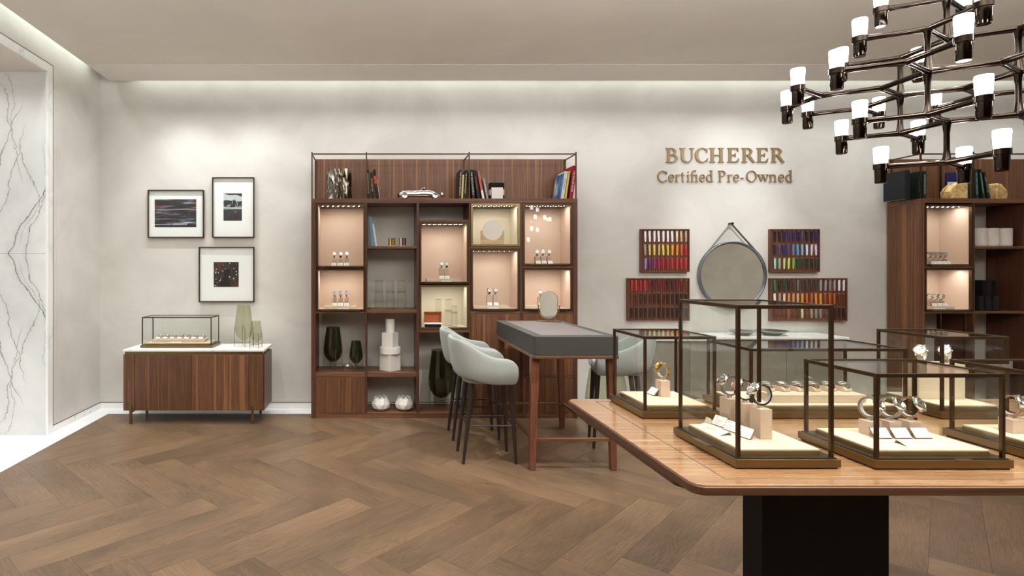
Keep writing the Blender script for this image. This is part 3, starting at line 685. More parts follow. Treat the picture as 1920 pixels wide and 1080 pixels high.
# ================================================================ watches
WCACHE={}
def watch_parts(style, el=35, ry=.0265, rz=.0300, lod=0):
    key=(style,el,ry,rz,lod)
    if key in WCACHE: return WCACHE[key]
    st={'steel_white':('steel','chrome','dial_white','link'),'steel_black':('steel','chrome','dial_black','link'),'two_tone':('rose','chrome','dial_white','link'),
        'gold':('gold','gold','dial_champ','link'),'black_strap':('dark_strap','chrome','dial_white','band'),'chrono_dark':('dark_strap','chrome','dial_black','band'),
        'rose_strap':('dark_strap','rose','dial_white','band'),'steel_dark_bezel':('steel','steel','dial_black','link')}[style]
    parts=[]; zc=rz+.0085; e=R(el)
    d=Vector((0,-math.cos(e),math.sin(e)))
    wdt=.0102
    band=MB(); n=26
    gap=R(33)
    a0=math.atan2(math.sin(e)*1.0,-math.cos(e))     # angle of case in (y,z)
    def pt(a,r=0): return Vector((0,(ry+r)*math.cos(a),zc+(rz+r)*math.sin(a)))
    A=[a0+gap+(2*math.pi-2*gap)*i/n for i in range(n+1)]
    if st[3]=='link':
        for i in range(n):
            a=(A[i]+A[i+1])/2; p=pt(a); q0=pt(A[i]); q1=pt(A[i+1]); tv=(q1-q0); ln=tv.length; tv.normalize(); nv=Vector((1,0,0)).cross(tv)
            taper=1-.18*math.sin(math.pi*i/n)
            M3=Matrix(((1,tv.x,nv.x),(0,tv.y,nv.y),(0,tv.z,nv.z)))
            for (cx,hw) in ((-.0066,.0027),(0,.0035),(.0066,.0027)):
                m4=Matrix.Translation(p+Vector((cx*taper,0,0)))@M3.to_4x4()
                band.xbox(m4,hw*taper,ln*.44,.0018)
    else:
        vs=[];fs=[]
        for i in range(n+1):
            tp=1-.2*math.sin(math.pi*i/n); p0=pt(A[i],.0012); p1=pt(A[i],-.0012)
            vs+=[p0+Vector((-wdt*tp,0,0)),p0+Vector((wdt*tp,0,0)),p1+Vector((wdt*tp,0,0)),p1+Vector((-wdt*tp,0,0))]
        for i in range(n):
            for j in range(4): fs.append((i*4+j,i*4+(j+1)%4,(i+1)*4+(j+1)%4,(i+1)*4+j))
        band.add(vs,fs,False); band.add(vs[:4],[(0,1,2,3)]); band.add(vs[-4:],[(0,1,2,3)])
    parts.append(('bracelet' if st[3]=='link' else 'strap',band.mesh('bracelet',MAT[st[0]])))
    cm=Matrix.Translation(pt(a0,-.004))@d.to_track_quat('Z','X').to_matrix().to_4x4()
    # local frame of the case: z = d
    case=MB().lathe([(0,-.001),(.0165,-.001),(.0195,.001),(.0200,.004),(.0195,.0075),(.0183,.0095),(.0162,.0100),(.0158,.0088)],28,mat=cm)
    side=Vector((1,0,0)); upv=d.cross(side).normalized()
    C=pt(a0,-.004)
    fr=Matrix((side,upv,d)).transposed().to_4x4()
    for sx in (-1,1):
        for sy in (-1,1):
            case.xbox(Matrix.Translation(C+side*sx*.0092+upv*sy*.0178+d*.0035)@fr,.0020,.0050,.0028)
    case.tube([C+side*.0195+d*.004,C+side*.0235+d*.004],.003,8)
    parts.append(('case',case.mesh('case',MAT[st[1]])))
    dial=MB().lathe([(0,.0086),(.0159,.0086),(.0159,.0070)],28,mat=cm); parts.append(('dial',dial.mesh('dial',MAT[st[2]])))
    hm=MB(); dk=st[2]=='dial_black'
    if lod==0:
        for i in range(12):
            t=2*math.pi*i/12; c=C+side*math.sin(t)*.0135+upv*math.cos(t)*.0135+d*.0089
            rr=fr@Matrix.Rotation(-t,4,'Z'); hm.xbox(Matrix.Translation(c)@rr,.0005,.0015,.0002)
    for (t,l_) in ((R(-56),.0075),(R(58),.0115)):
        c=C+side*math.sin(t)*l_/2+upv*math.cos(t)*l_/2+d*.0091; hm.xbox(Matrix.Translation(c)@(fr@Matrix.Rotation(-t,4,'Z')),.0006,l_/2,.0002)
    if style in('chrono_dark','steel_black'):
        for (cx,cy) in ((-.007,0),(.007,0),(0,-.007)):
            q=Matrix.Translation(side*cx+upv*cy)@cm; hm.lathe([(.0028,.0088),(.0034,.0090),(.0034,.0086)],12,mat=q)
    parts.append(('hands',hm.mesh('hands',MAT['white' if dk else 'black'])))
    cf=MB(); n=14; vs=[];fs=[]
    for i in range(n+1):
        a=R(205)+R(235)*i/n; 
        a = a if True else a
        for (rr,xx) in ((-.0030,-.007),(-.0030,.007),(-.0045,.007),(-.0045,-.007)): p=pt(a,rr); vs.append((xx,p.y,p.z))
    for i in range(n):
        for j in range(4): fs.append((i*4+j,i*4+(j+1)%4,(i+1)*4+(j+1)%4,(i+1)*4+j))
    cf.add(vs,fs,True)
    cf.box(-.006,.006,-.005,.005,0,.0085)
    parts.append(('cuff',cf.mesh('cuff',MAT['cuff'])))
    WCACHE[key]=parts; return parts
def watch(style,loc,rz,label,group,el=35,ry=.0265,rzz=.030,lod=0,scale=1):
    t=thing('wristwatch',label,'watch',loc,rz,group)
    for nm,me in watch_parts(style,el,ry,rzz,lod): link(nm,me,t)
    if scale!=1: t.scale=(scale,)*3
    return t
block_cache={}
def block(cx,cy,z0,sx,sy,h,label,group,m='beige_side',rz=0):
    k=(round(sx,4),round(sy,4),round(h,4),m)
    if k not in block_cache:
        block_cache[k]=MB().box(-sx/2,sx/2,-sy/2,sy/2,0,h).mesh('display_block',MAT[m])
    o=link('display_block',block_cache[k],loc=(cx,cy,z0),bevel=.0012); o.rotation_euler=(0,0,rz); return tag(o,label,'display stand',group)
cc={}
def price_card(loc,rz,label,group,w=.05,h=.034,tilt=50,t=.0035):
    root=thing('price_card',label,'price card',loc,rz,group)
    k=(w,h,tilt)
    if k not in cc:
        a=R(tilt); m=Matrix.Rotation(-(math.pi/2-a),4,'X')    # plate leaning back
        up=Vector((0,math.cos(a),math.sin(a))); nrm=Vector((0,-math.sin(a),math.cos(a)))
        fr=Matrix((Vector((1,0,0)),up,nrm)).transposed().to_4x4()
        c=up*(h/2)+nrm*(-t/2)+Vector((0,0,t*math.cos(a)))
        holder=MB().xbox(Matrix.Translation(c)@fr,w/2,h/2,t/2)
        top=up*(h*.9)+Vector((0,0,0))
        holder.add([(-.008,top.y,top.z),(.008,top.y,top.z),(.008,top.y+.010,0),(-.008,top.y+.010,0),(-.008,top.y+.002,top.z),(.008,top.y+.002,top.z),(.008,top.y+.013,0),(-.008,top.y+.013,0)],[(0,1,2,3),(4,5,6,7),(0,1,5,4),(2,3,7,6),(0,3,7,4),(1,2,6,5)])
        c2=up*(h/2)+nrm*(.0004)+Vector((0,0,t*math.cos(a)))
        card=MB().xbox(Matrix.Translation(c2)@fr,w/2-.0016,h/2-.0016,.0004)
        pr=MB(); c3=c2+nrm*.0005
        for (u,v,l) in ((-.3,.32,.32),(-.3,.20,.20),(-.18,.02,.56),(-.24,-.08,.44),(-.26,-.22,.40),(-.22,-.32,.48),(.30,.30,.06)):
            pr.xbox(Matrix.Translation(c3+Vector((u*w*.9+(l*w*.5 if u<0 else 0)-(.12*w if u<0 else 0),0,0))+up*(v*h))@fr,l*w/2*.9,.00055,.0001)
        cc[k]=(holder.mesh('holder',MAT['card_holder']),card.mesh('card',MAT['white']),pr.mesh('print',MAT['ink']))
    for n_,me in zip(('holder','card','print'),cc[k]): link(n_,me,root)
    return root
_tc={}
def text_mesh(s,mat_,w=None,h=None,ext=.0):
    cu=bpy.data.curves.new('t','FONT'); cu.body=s; cu.size=1; cu.extrude=0; cu.resolution_u=3
    o=bpy.data.objects.new('t',cu); COL.objects.link(o); bpy.context.view_layer.update()
    dg=bpy.context.evaluated_depsgraph_get(); me=bpy.data.meshes.new_from_object(o.evaluated_get(dg)); bpy.data.objects.remove(o)
    xs=[v.co.x for v in me.vertices]; ys=[v.co.y for v in me.vertices]
    x0,x1,y0,y1=min(xs),max(xs),min(ys),max(ys)
    sx=w/(x1-x0) if w else h/(y1-y0); sy=h/(y1-y0) if h else sx
    for v in me.vertices: v.co.x=(v.co.x-(x0+x1)/2)*sx; v.co.y=(v.co.y-(y0+y1)/2)*sy
    me.materials.clear(); me.materials.append(mat_); me.name='lettering'
    return me
def tent_card(loc,rz,label,w=.105,d=.034,hh=.010):
    root=thing('name_card',label,'card',loc,rz,'folded name cards in the vitrines')
    MB().add([(-w/2,-d/2,0),(w/2,-d/2,0),(w/2,d/2,hh),(-w/2,d/2,hh),(-w/2,-d/2,.0008),(w/2,-d/2,.0008),(w/2,d/2,hh+.0008),(-w/2,d/2,hh+.0008),(w/2,d/2+.006,0),(-w/2,d/2+.006,0)],
      [(0,1,2,3),(4,5,6,7),(0,1,5,4),(1,2,6,5),(0,3,7,4),(6,7,9,8)]).build('card',MAT['cream_lin'],root,local=True)
    me=text_mesh('BUCHERER',MAT['ink'],w=w*.42,h=.007); o=link('lettering',me,root,loc=(0,.001,hh*.55+.0012)); o.rotation_euler=(math.atan2(hh,d),0,0)
    MB().box(-w*.3,w*.3,-.008,-.007,hh*.28+.0009,hh*.28+.0012).build('print',MAT['ink'],root,local=True)
    return root
# ---- tall vitrine
g1='watches in the tallest vitrine'; 
for (y,st,wl,bl,cl) in ((1.682,'chrono_dark','chronograph with black dial and dark strap, on the nearest tall block of the tallest vitrine','nearest tall beige block in the tallest vitrine','nearest price card in the tallest vitrine'),
             (1.747,'rose_strap','rose gold watch with silver dial on the middle tall block of the tallest vitrine','middle tall beige block in the tallest vitrine','middle price card in the tallest vitrine'),
             (1.812,'steel_white','steel bracelet watch with silver dial, on the farthest tall block of the tallest vitrine','farthest tall beige block in the tallest vitrine','farthest price card in the tallest vitrine')):
    xb=1.1425-(y-1.682)*.09
    block(xb,y,CZ,.035,.048,.087,bl,'tall blocks in the tallest vitrine')
    watch(st,(xb,y,CZ+.087),R(-92),wl,g1)
for (y,cl) in ((1.672,'nearest price card in the tallest vitrine'),(1.736,'middle price card in the tallest vitrine'),(1.797,'farthest of the three white price cards in the tallest vitrine')):
    price_card((1.083,y,CZ),R(-78),cl,'price cards in the tallest vitrine',tilt=60)
tent_card((1.035,1.745,CZ),R(-82),'flat folded name card beside the left glass of the tallest vitrine')
o=MB().add([(-.002,-.012,0),(.012,-.012,0),(.012,.012,0),(-.002,.012,0),(.004,-.012,.017),(.006,-.012,.017),(.006,.012,.017),(.004,.012,.017)],[(0,1,2,3),(4,5,6,7),(0,1,5,4),(1,2,6,5),(2,3,7,6),(3,0,4,7)]).build('card_stand',MAT['cream_lin'],origin=(0,0,0)); o.location=(1.072,1.833-.0,CZ)
tag(o,'tiny cream easel card behind the row of price cards in the tallest vitrine','card')
# ---- front right vitrine
for i,(st,wl,bl,cl) in enumerate((('steel_white','left of three watches in the low front vitrine, silver dial on steel bracelet','left short beige block in the low front vitrine','left price card in the low front vitrine'),
        ('steel_white','middle and largest looking steel watch in the low front vitrine','middle short beige block in the low front vitrine','middle price card in the low front vitrine'),
        ('two_tone','right watch in the low front vitrine, rose toned bracelet with silver dial','right short beige block in the low front vitrine','right price card in the low front vitrine'))):
    x=1.491+.060*i; block(x,1.712,CZ,.037,.038,.042,bl,'short blocks in the low front vitrine')
    watch(st,(x,1.712,CZ+.042),R(22),wl,'watches in the low front vitrine',el=30)
    price_card((1.487+.059*i,1.660,CZ),0,cl,'price cards in the low front vitrine')
tent_card((1.545,1.605,CZ),0,'folded name card lying at the front of the low front vitrine',.115)
# ---- gold watch
block(1.128,2.226,CZ,.036,.044,.063,'beige block under the gold watch in the rear left vitrine',None)
watch('gold',(1.128,2.226,CZ+.063),R(-150),'yellow gold bracelet watch on a beige block in the rear left vitrine',None,scale=.93)
price_card((1.088,2.245,CZ),R(-85),'price card beside the gold watch block in the rear left vitrine',None)
# ---- right rear vitrine
for i,n_ in enumerate(('left','right')):
    x=2.118+.095*i; block(x,2.205,CZ,.082,.07,.134,n_+' tall wide beige block in the rear right vitrine','tall wide blocks in the rear right vitrine','beige')
    watch('steel_white',(x,2.20,CZ+.134),R(-60),n_+' steel watch on a tall wide block in the rear right vitrine','watches in the rear right vitrine',el=25)
# ---- far right vitrine
for i,n_ in enumerate(('left','middle','right')):
    x=1.942+.06*i; block(x,1.735,CZ,.037,.042,.042,n_+' short block in the vitrine cut by the right picture edge','short blocks in the right edge vitrine')
    watch(('two_tone','steel_white','steel_black')[i],(x,1.735,CZ+.042),R(22),n_+' watch in the vitrine cut by the right picture edge','watches in the right edge vitrine',el=30)
# ---- trays with pads
def pad_mesh(w,d,h):
    mb=MB(); n=10; vs=[]
    for x in (-w/2,w/2):
        for i in range(n+1):
            a=math.pi*i/n; vs.append((x,-math.cos(a)*d/2,h*.35+math.sin(a)*h*.65))
        vs+= [(x,d/2,0),(x,-d/2,0)]
    m=n+3; fs=[tuple(range(m)),tuple(range(2*m-1,m-1,-1))]+[(i,i+m,(i+1)%m+m,(i+1)%m) for i in range(m)]
    return mb.add(vs,fs).mesh('watch_pad',MAT['beige_side'])
PADM=pad_mesh(.034,.052,.020)
def tray_watch(x,y,z,rz,st,wl,pl,g1_,g2_):
    o=link('watch_pad',PADM,loc=(x,y,z),bevel=.002); o.rotation_euler=(0,0,rz); tag(o,pl,'cushion',g2_)
    t=watch(st,(x,y,z-.0015),rz,wl,g1_,el=85,ry=.0275,rzz=.0115,lod=1,scale=.92)
    for c in list(t.children):
        if c.name.startswith('cuff'): bpy.data.objects.remove(c)
ordn=('first','second','third','fourth','fifth','sixth','seventh','eighth','ninth','tenth','eleventh','twelfth','thirteenth','fourteenth','fifteenth','sixteenth','seventeenth')
tr=MB().box(1.475,1.825,2.11,2.235,CZ,CZ+.030).build('display_tray',MAT['beige_side'],origin=(1.65,2.17,CZ),bevel=.002); tag(tr,'long beige tray of watches inside the long low vitrine','tray')
sty=['steel_white','steel_black','steel_white','two_tone','black_strap','steel_white','steel_black']
for i in range(6):
    x=1.502+.0585*i; tray_watch(x,2.185,CZ+.030,R(18),sty[i],'steel watch, %s from the left on the tray in the long low vitrine'%ordn[i],'beige pad under the %s watch from the left in the long low vitrine'%ordn[i],'watches on the long low vitrine tray','pads on the long low vitrine tray')
SZ=.702+.0445
tx_0,tx_1=X_(285,5.55),X_(383,5.55)
tr=MB().box(tx_0,tx_1,5.55,5.70,SZ,SZ+.030).build('display_tray',MAT['beige_side'],origin=((tx_0+tx_1)/2,5.62,SZ),bevel=.002); tag(tr,'beige tray of seven watches inside the vitrine on the sideboard','tray')
for i in range(7):
    x=tx_0+.05+(tx_1-tx_0-.09)*i/6; tray_watch(x,5.645,SZ+.030,R(-14),sty[i],'small watch, %s from the left in the vitrine on the sideboard'%ordn[i],'beige pad under the %s watch from the left in the sideboard vitrine'%ordn[i],'watches in the sideboard vitrine','pads in the sideboard vitrine')
    price_card((x-.008,5.578,SZ+.030),R(0),'white card in front of the %s watch in the sideboard vitrine'%ordn[i],'white cards in the sideboard vitrine',w=.046,h=.030,tilt=28)
tent_card(((tx_0+tx_1)/2-.01,5.528,SZ),0,'folded name card at the front of the sideboard vitrine',.10,.022,.006)
# ---- watches in lit boxes
def box_watches(key, where, pxs, tray, h, sts, yb=5.70):
    x0,x1,z0,z1=BX[key]; z=z0
    if tray:
        tl,tr_,=X_(tray[0],5.63),X_(tray[1],5.63)
        o=MB().box(tl,tr_,5.63,5.78,z,z+.028).build('display_tray',MAT['beige'],origin=((tl+tr_)/2,5.7,z),bevel=.002); tag(o,'beige base board in the %s lit box'%where,'tray','base boards in the lit boxes')
        c=MB().box(tl+.14,tl+.22 if tr_-tl<.3 else tl+.24,5.604,5.618,z,z+.012).build('name_plate',MAT['white'],origin=(tl+.18,5.61,z)); tag(c,'small white plate before the base board in the %s box'%where,'card','white plates in the lit boxes')
        z+=.028
    pos={2:('left','right'),3:('left','middle','right'),4:('first','second','third','fourth')}[len(pxs)]
    for i,px in enumerate(pxs):
        x=X_(px,yb)
        block(x,yb,z,.040,.040,h,'%s beige block in the %s lit box'%(pos[i],where),'watch blocks in the bookcase boxes')
        watch(sts[i%len(sts)],(x,yb,z+h),R(8 if sts[0]!='steel_white' else -6),'%s watch in the %s lit box of the bookcase'%(pos[i],where),'watches in the bookcase boxes',el=18,lod=1)
        price_card((x,yb-.055,z),0,'%s white price card in the %s lit box'%(pos[i],where),'price cards in the bookcase boxes',w=.052,h=.034,tilt=72)
box_watches('A','upper left',(626.5,638.5,650),None,.075,['steel_black','chrono_dark','steel_white'])
box_watches('B','second left',(628,639,650),(608,668),.080,['steel_white','steel_black','steel_white'])
box_watches('C','middle column',(827,837),(800,862),.105,['steel_dark_bezel','black_strap'])
box_watches('F','fourth column',(916.5,928),(888,954),.105,['black_strap','steel_white'])
box_watches('G','upper right column',(1006.5,1017.5,1029),None,.075,['steel_white','steel_white','two_tone'])
box_watches('H','fifth column lower',(1012,1023),(984,1046),.085,['steel_white','steel_white'])
box_watches('R','right bookcase upper',(1741,1750,1759.5,1768.5),None,.055,['steel_white','steel_black'])
box_watches('S','right bookcase lower',(1743,1753,1763),(1722,1790),.055,['steel_black','steel_white'])
# ================================================================ vases in wire stands
def vase(cx,cy,z0,Rm,h,zlift,label,m='vase_glass',ang=20,zleg=None,rim=.72):
    t=thing('footed_vase',label,'vase',(cx,cy,z0),group='green glass vases on thin brass legs')
    pr=[(.0,0),(.22,.008),(.45,.035),(.68,.09),(.86,.17),(.97,.27),(1,.36),(.985,.46),(.93,.60),(.86,.74),(.79,.88),(rim,1)]
    out=[(r*Rm,zlift+z*h) for r,z in pr]; wt=.004
    inn=[(max(r*Rm-wt,0),zlift+z*h+(wt*2.2 if z<.1 else 0)) for r,z in pr][::-1]
    MB().lathe(out+inn,40).build('glass_body',MAT[m],t,local=True)
    zl=zleg or zlift+h*.42
    for i in range(4):
        a=R(ang+90*i); rr=Rm*1.03; x,y=rr*math.cos(a),rr*math.sin(a)
        MB().tube([(x,y,0),(x,y,zl)],.0026,6).build('leg',MAT['brass'],t,local=True)
    ring=[(Rm*1.03*math.cos(2*math.pi*i/32),Rm*1.03*math.sin(2*math.pi*i/32),zlift*.9) for i in range(33)]
    # cross wires under the bowl
    for i in range(2):
        a=R(ang+90*i); x,y=Rm*1.03*math.cos(a),Rm*1.03*math.sin(a)
        MB().tube([(-x,-y,zlift*.75),(x,y,zlift*.75)],.002,6).build('cross_wire',MAT['brass'],t,local=True)
    return t
vase(X_(457,5.62),5.62,.702,.088,.355,.05,'tall pale green glass vase on brass legs at the right of the sideboard',zleg=.19)
vase(X_(480,5.50),5.50,.702,.060,.215,.045,'small pale green glass vase beside the tall one on the sideboard',zleg=.14,ang=35)
vase(X_(624.5,5.75),5.75,.447,.094,.355,.075,'large shaded green footed vase in the lower left bookcase cell','vase_shaded',zleg=.22)
vase(X_(667.5,5.72),5.72,.447,.066,.23,.065,'medium shaded green footed vase beside the large one in the bookcase','vase_shaded',ang=10,zleg=.15)
vase(X_(827,5.76),5.76,.055,.128,.49,.10,'largest shaded green footed vase at the bottom of the middle bookcase column','vase_shaded',ang=25,zleg=.30,rim=.76)
vase(2.20,5.40,0,.19,.56,.02,'big green glass floor vase behind the right bar stool','vase_glass',ang=10,zleg=.25,rim=.42)
def bowlholder(cx,cy,z0):
    t=thing('tealight_holder','small clear glass bowl holder between the shaded vases in the bookcase','candle holder',(cx,cy,z0))
    pr=[(0,.0),(.03,.003),(.048,.02),(.05,.038),(.04,.054),(.028,.058)]
    MB().lathe([(r,z+.018) for r,z in pr]+[(max(r-.003,0),z+.0185+(.003 if z<.01 else 0)) for r,z in pr][::-1],28).build('glass_body',MAT['tumbler'],t,local=True)
    for i in range(3):
        a=R(30+120*i); MB().tube([(.052*math.cos(a),.052*math.sin(a),0),(.052*math.cos(a),.052*math.sin(a),.05)],.002,6).build('leg',MAT['brass'],t,local=True)
bowlholder(X_(652,5.66),5.66,.447)
MAT['glass_rim']=glass('bright_glass_rim',(240,242,236),.35)
# fluted glass carafes
def carafe(cx,cy,z0,r,h,label,group,split=.62):
    t=thing('carafe',label,'glass',(cx,cy,z0),group=group)
    def flut(r_,za,zb_,closed=True):
        mb=MB(); n=48; vs=[];fs=[]
        for z in (za,zb_):
            for j in range(n):
                a=2*math.pi*j/n; q=r_*(1+(.035 if j%4<2 else -.01)); vs.append((q*math.cos(a),q*math.sin(a),z))
        for j in range(n): fs.append((j,(j+1)%n,n+(j+1)%n,n+j))
        mb.add(vs,fs,False)
        if closed: mb.add(vs[:n],[tuple(range(n))])
        return mb
    flut(r,0,h*split).build('glass_body',MAT['tumbler'],t,local=True)
    flut(r*.84,h*split-.02,h).build('tumbler',MAT['tumbler'],t,local=True)
    for zr,rr in ((h,r*.85),(h*split,r*1.0),(.004,r*.98)): MB().lathe([(rr-.003,zr-.003),(rr,zr-.003),(rr,zr),(rr-.003,zr)],32).build('rim',MAT['glass_rim'],t,local=True)
for i,(px,tx) in enumerate(((710.5,'left'),(731.5,'middle'),(753,'right'))):
    carafe(X_(px,5.72),5.72,1.062,.046,.285,tx+' fluted glass carafe on the second column shelf','fluted carafes in the second column')
zD=BX['D'][2]
carafe(X_(822,5.74),5.74,zD,.034,.27,'tall fluted carafe behind the wooden box in the cream box','fluted glass in the cream box',.55)
carafe(X_(841,5.73),5.73,zD,.038,.27,'tall fluted carafe in the centre of the cream box','fluted glass in the cream box',.6)
carafe(X_(852,5.67),5.67,zD,.032,.21,'short fluted carafe in front at the right of the cream box','fluted glass in the cream box',.7)
# wooden cigar like box with open lid
t=thing('wooden_box','open wooden box with orange brown lid lining in the cream box','box',(X_(812,5.66),5.66,zD))
MB().box(-.082,.075,-.04,.04,0,.030).build('box_base',MAT['black'],t,local=True,bevel=.002)
MB().box(-.088,.085,-.045,.045,.030,.040).build('inner_tray',MAT['white'],t,local=True,bevel=.001)
redw=wood('mahogany_lining',((130,62,30),(176,92,50),(206,124,78)),'x',.4,.2); MAT['redw']=redw
lid=MB().box(-.088,.085,.046,.056,.040,.148).box(-.088,-.080,.018,.046,.040,.148).box(.077,.085,.018,.046,.040,.148).box(-.088,.085,.018,.046,.140,.148); lid.build('lid',redw,t,local=True,bevel=.001)
MB().box(-.05,-.042,.034,.046,.040,.048).box(.035,.043,.034,.046,.040,.048).build('hinge',MAT['brass'],t,local=True)
# round vanity mirror in cream box E
zE=BX['E'][2]
t=thing('tabletop_mirror','round mirror on a pale wooden stand in the upper cream box','mirror',(X_(923,5.70),5.70,zE))
P=[(-.115,0),(.115,0),(.115,.135)]; 
arc=[(.115*math.cos(a),.135) for a in ()]
sp=[(-.118,0),(.118,0),(.118,.142),(.104,.150),(.10,.135)]+[(.106*math.cos(R(-a)),.152-.106*abs(math.sin(R(a)))) for a in range(10,171,16)]+[(-.10,.135),(-.104,.150),(-.118,.142)]
palew=wood('pale_ash',((170,140,110),(196,168,136),(214,190,160)),'x',.5); MAT['palew']=palew
MB().prism(sp,-.008,.008).build('stand',palew,t,local=True,bevel=.001)
rm=Matrix.Rotation(R(90),4,'X')
MB().lathe([(.096,-.006),(.102,-.006),(.102,.008),(.096,.008)],48,(0,-.01,.152),rm).build('rim',MAT['white_cer'],t,local=True)
MB().lathe([(0,-.004),(.097,-.004),(.097,.006),(0,.006)],48,(0,-.01,.152),rm).build('mirror_disc',MAT['mirror'],t,local=True)
# metallic tumblers
for px,mn,lb in ((734.5,'gold','gold coloured metal tumbler on the upper shelf of the second column'),(754.5,'chrome','silver metal tumbler beside the gold one on the shelf')):
    x=X_(px,5.66); t=thing('metal_tumbler',lb,'cup',(x,5.66,bz(461.7)),group='metal tumblers on the shelf')
    MB().lathe([(0,.0),(.036,.0),(.037,.003),(.037,.008),(0,.008)],32).build('base',MAT['white_cer'],t,local=True)
    MB().lathe([(0,.008),(.0355,.008),(.036,.07),(.0375,.084),(.035,.084),(.033,.012),(0,.012)],32).build('cup',MAT[mn],t,local=True)
# white stacked ceramics
zs=.447; cx=X_(731.5,5.70); cy=5.72
def single(name,mb,m,label,cat,origin,group=None,bevel=0,subsurf=0):
    o=mb.build(name,m,origin=origin,bevel=bevel,subsurf=subsurf); return tag(o,label,cat,group)
q=.078*1.36
d4=[(cx+q*math.cos(R(a)),cy+q*math.sin(R(a))) for a in (-90,0,90,180)]
single('ceramic_box',MB().prism(d4,zs,zs+.168,'z'),MAT['white_cer'],'square white box turned on its corner, base of the white stack','box',(cx,cy,zs),'white stacked vessels in the bookcase',.003)
single('ceramic_ring',MB().lathe([(0,0),(.098,0),(.108,.003),(.108,.066),(.098,.069),(0,.069)],48,(cx,cy,zs+.168)),MAT['white_cer'],'round white dish on top of the lowest box in the white stack','box',(cx,cy,zs+.168),'white stacked vessels in the bookcase',.002)
z2=zs+.237; q=.088; d4=[(cx+q*math.cos(R(a)),cy+q*math.sin(R(a))) for a in (-75,15,105,195)]
single('ceramic_box',MB().prism(d4,z2,z2+.142,'z'),MAT['white_cer'],'smaller square white box, third in the white stack','box',(cx,cy,z2),'white stacked vessels in the bookcase',.003)
single('ceramic_cylinder',MB().lathe([(0,0),(.044,0),(.046,.002),(.046,.134),(.044,.136),(.036,.136),(.036,.12),(0,.12)],40,(cx,cy,z2+.142)),MAT['white_cer'],'slim white cylinder on top of the white stack','vase',(cx,cy,z2+.142),'white stacked vessels in the bookcase')
# faceted origami vases
def origami(cx,cy,z0,r,h,label):
    n=8; rows=[(.45,0,0),(.80,.18,1),(1.0,.42,0),(.98,.5,1),(.72,.86,0),(.52,1.0,1)]
    vs=[];fs=[]
    lv=[(.42,0,0),(.92,.22,1),(1.0,.52,0),(.70,.90,1)]
    for (rr,zz,ph) in lv:
        for j in range(n):
            a=2*math.pi*(j+ph*.5)/n+R(11); vs.append((cx+rr*r*math.cos(a),cy+rr*r*math.sin(a),z0+zz*h))
    for i in range(3):
        ph=lv[i][2]
        for j in range(n):
            a0=i*n+j;a1=i*n+(j+1)%n;b0=(i+1)*n+j;b1=(i+1)*n+(j+1)%n
            if ph==0: fs+= [(a0,a1,b0),(b0,a1,b1)]
            else: fs+=[(a0,b1,b0),(a0,a1,b1)]
    # zigzag rim
    base=len(vs)
    for j in range(n):
        a=2*math.pi*(j)/n+R(11); vs.append((cx+.60*r*math.cos(a),cy+.60*r*math.sin(a),z0+1.06*h))
    for j in range(n): fs.append((3*n+j,3*n+(j-1)%n,base+j))
    mb=MB().add(vs,fs); mb.add(vs[:n],[tuple(range(n))])
    o=mb.build('faceted_vase',MAT['white_cer'],origin=(cx,cy,z0)); m=o.modifiers.new('thick','SOLIDIFY'); m.thickness=.003; m.offset=-1
    tag(o,label,'vase','folded facet vases at the bottom of the bookcase')
origami(X_(714,5.68),5.68,.055,.095,.135,'left white folded facet vase at the bottom of the second column')
origami(X_(758,5.68),5.68,.055,.095,.135,'right white folded facet vase at the bottom of the second column')
# crinkled smoked glass vase on top
def crinkle(cx,cy,z0,r,h):
    n=56; rows=8; vs=[];fs=[]
    for side in (0,1):
        for i in range(rows+1):
            z=z0+h*i/rows+(.004 if side and i==0 else 0)
            for j in range(n):
                a=2*math.pi*j/n
                q=r*(.86+.10*math.sin(7*a+.4*math.sin(i*.8))+.05*math.sin(13*a+1.1*i)+.02*math.sin(23*a))-(.005 if side else 0)
                top=(.006*math.sin(5*a)) if i==rows else 0
                vs.append((cx+q*1.08*math.cos(a),cy+q*.85*math.sin(a),z+top))
    for s_ in (0,1):
        o=s_*(rows+1)*n
        for i in range(rows):
            for j in range(n): fs.append((o+i*n+j,o+i*n+(j+1)%n,o+(i+1)*n+(j+1)%n,o+(i+1)*n+j))
    o=(rows)*n; o2=(rows+1)*n+rows*n
    for j in range(n): fs.append((o+j,o+(j+1)%n,o2+(j+1)%n,o2+j))
    mb=MB().add(vs,fs,True); mb.add(vs[:n],[tuple(range(n))]); return mb
single('crinkled_vase',crinkle(X_(635.5,5.70),5.70,ZT,.124,.30),MAT['smoke'],'crinkled smoked glass vase on top of the bookcase','vase',(X_(635.5,5.70),5.70,ZT))
# ================================================================ silver model racing car
t=thing('model_car','silver vintage racing car model on top of the bookcase','model car',(X_(785.5,5.66),5.66,ZT))
body=MB(); n=14; vs=[];fs=[]
sec=[(-.205,.050,.010,.012),(-.195,.052,.026,.024),(-.165,.056,.034,.036),(-.14,.058,.036,.040),(-.08,.058,.037,.040),(-.02,.057,.038,.040),(.02,.060,.039,.043),(.05,.060,.039,.043),(.09,.060,.039,.044),(.13,.056,.036,.040),(.17,.048,.028,.030),(.205,.040,.015,.016),(.222,.036,.004,.005)]
for (x,zc,hy,hz) in sec:
    for j in range(n):
        a=2*math.pi*j/n; c,s=math.cos(a),math.sin(a); vs.append((x,hy*(abs(c)**.7)*(1 if c>0 else -1),zc-.008+hz*(abs(s)**.75)*(1 if s>0 else -.72)))
for i in range(len(sec)-1):
    for j in range(n): fs.append((i*n+j,i*n+(j+1)%n,(i+1)*n+(j+1)%n,(i+1)*n+j))
body.add(vs,fs,True); body.add(vs[:n],[tuple(range(n))]); body.add(vs[-n:],[tuple(range(n))])
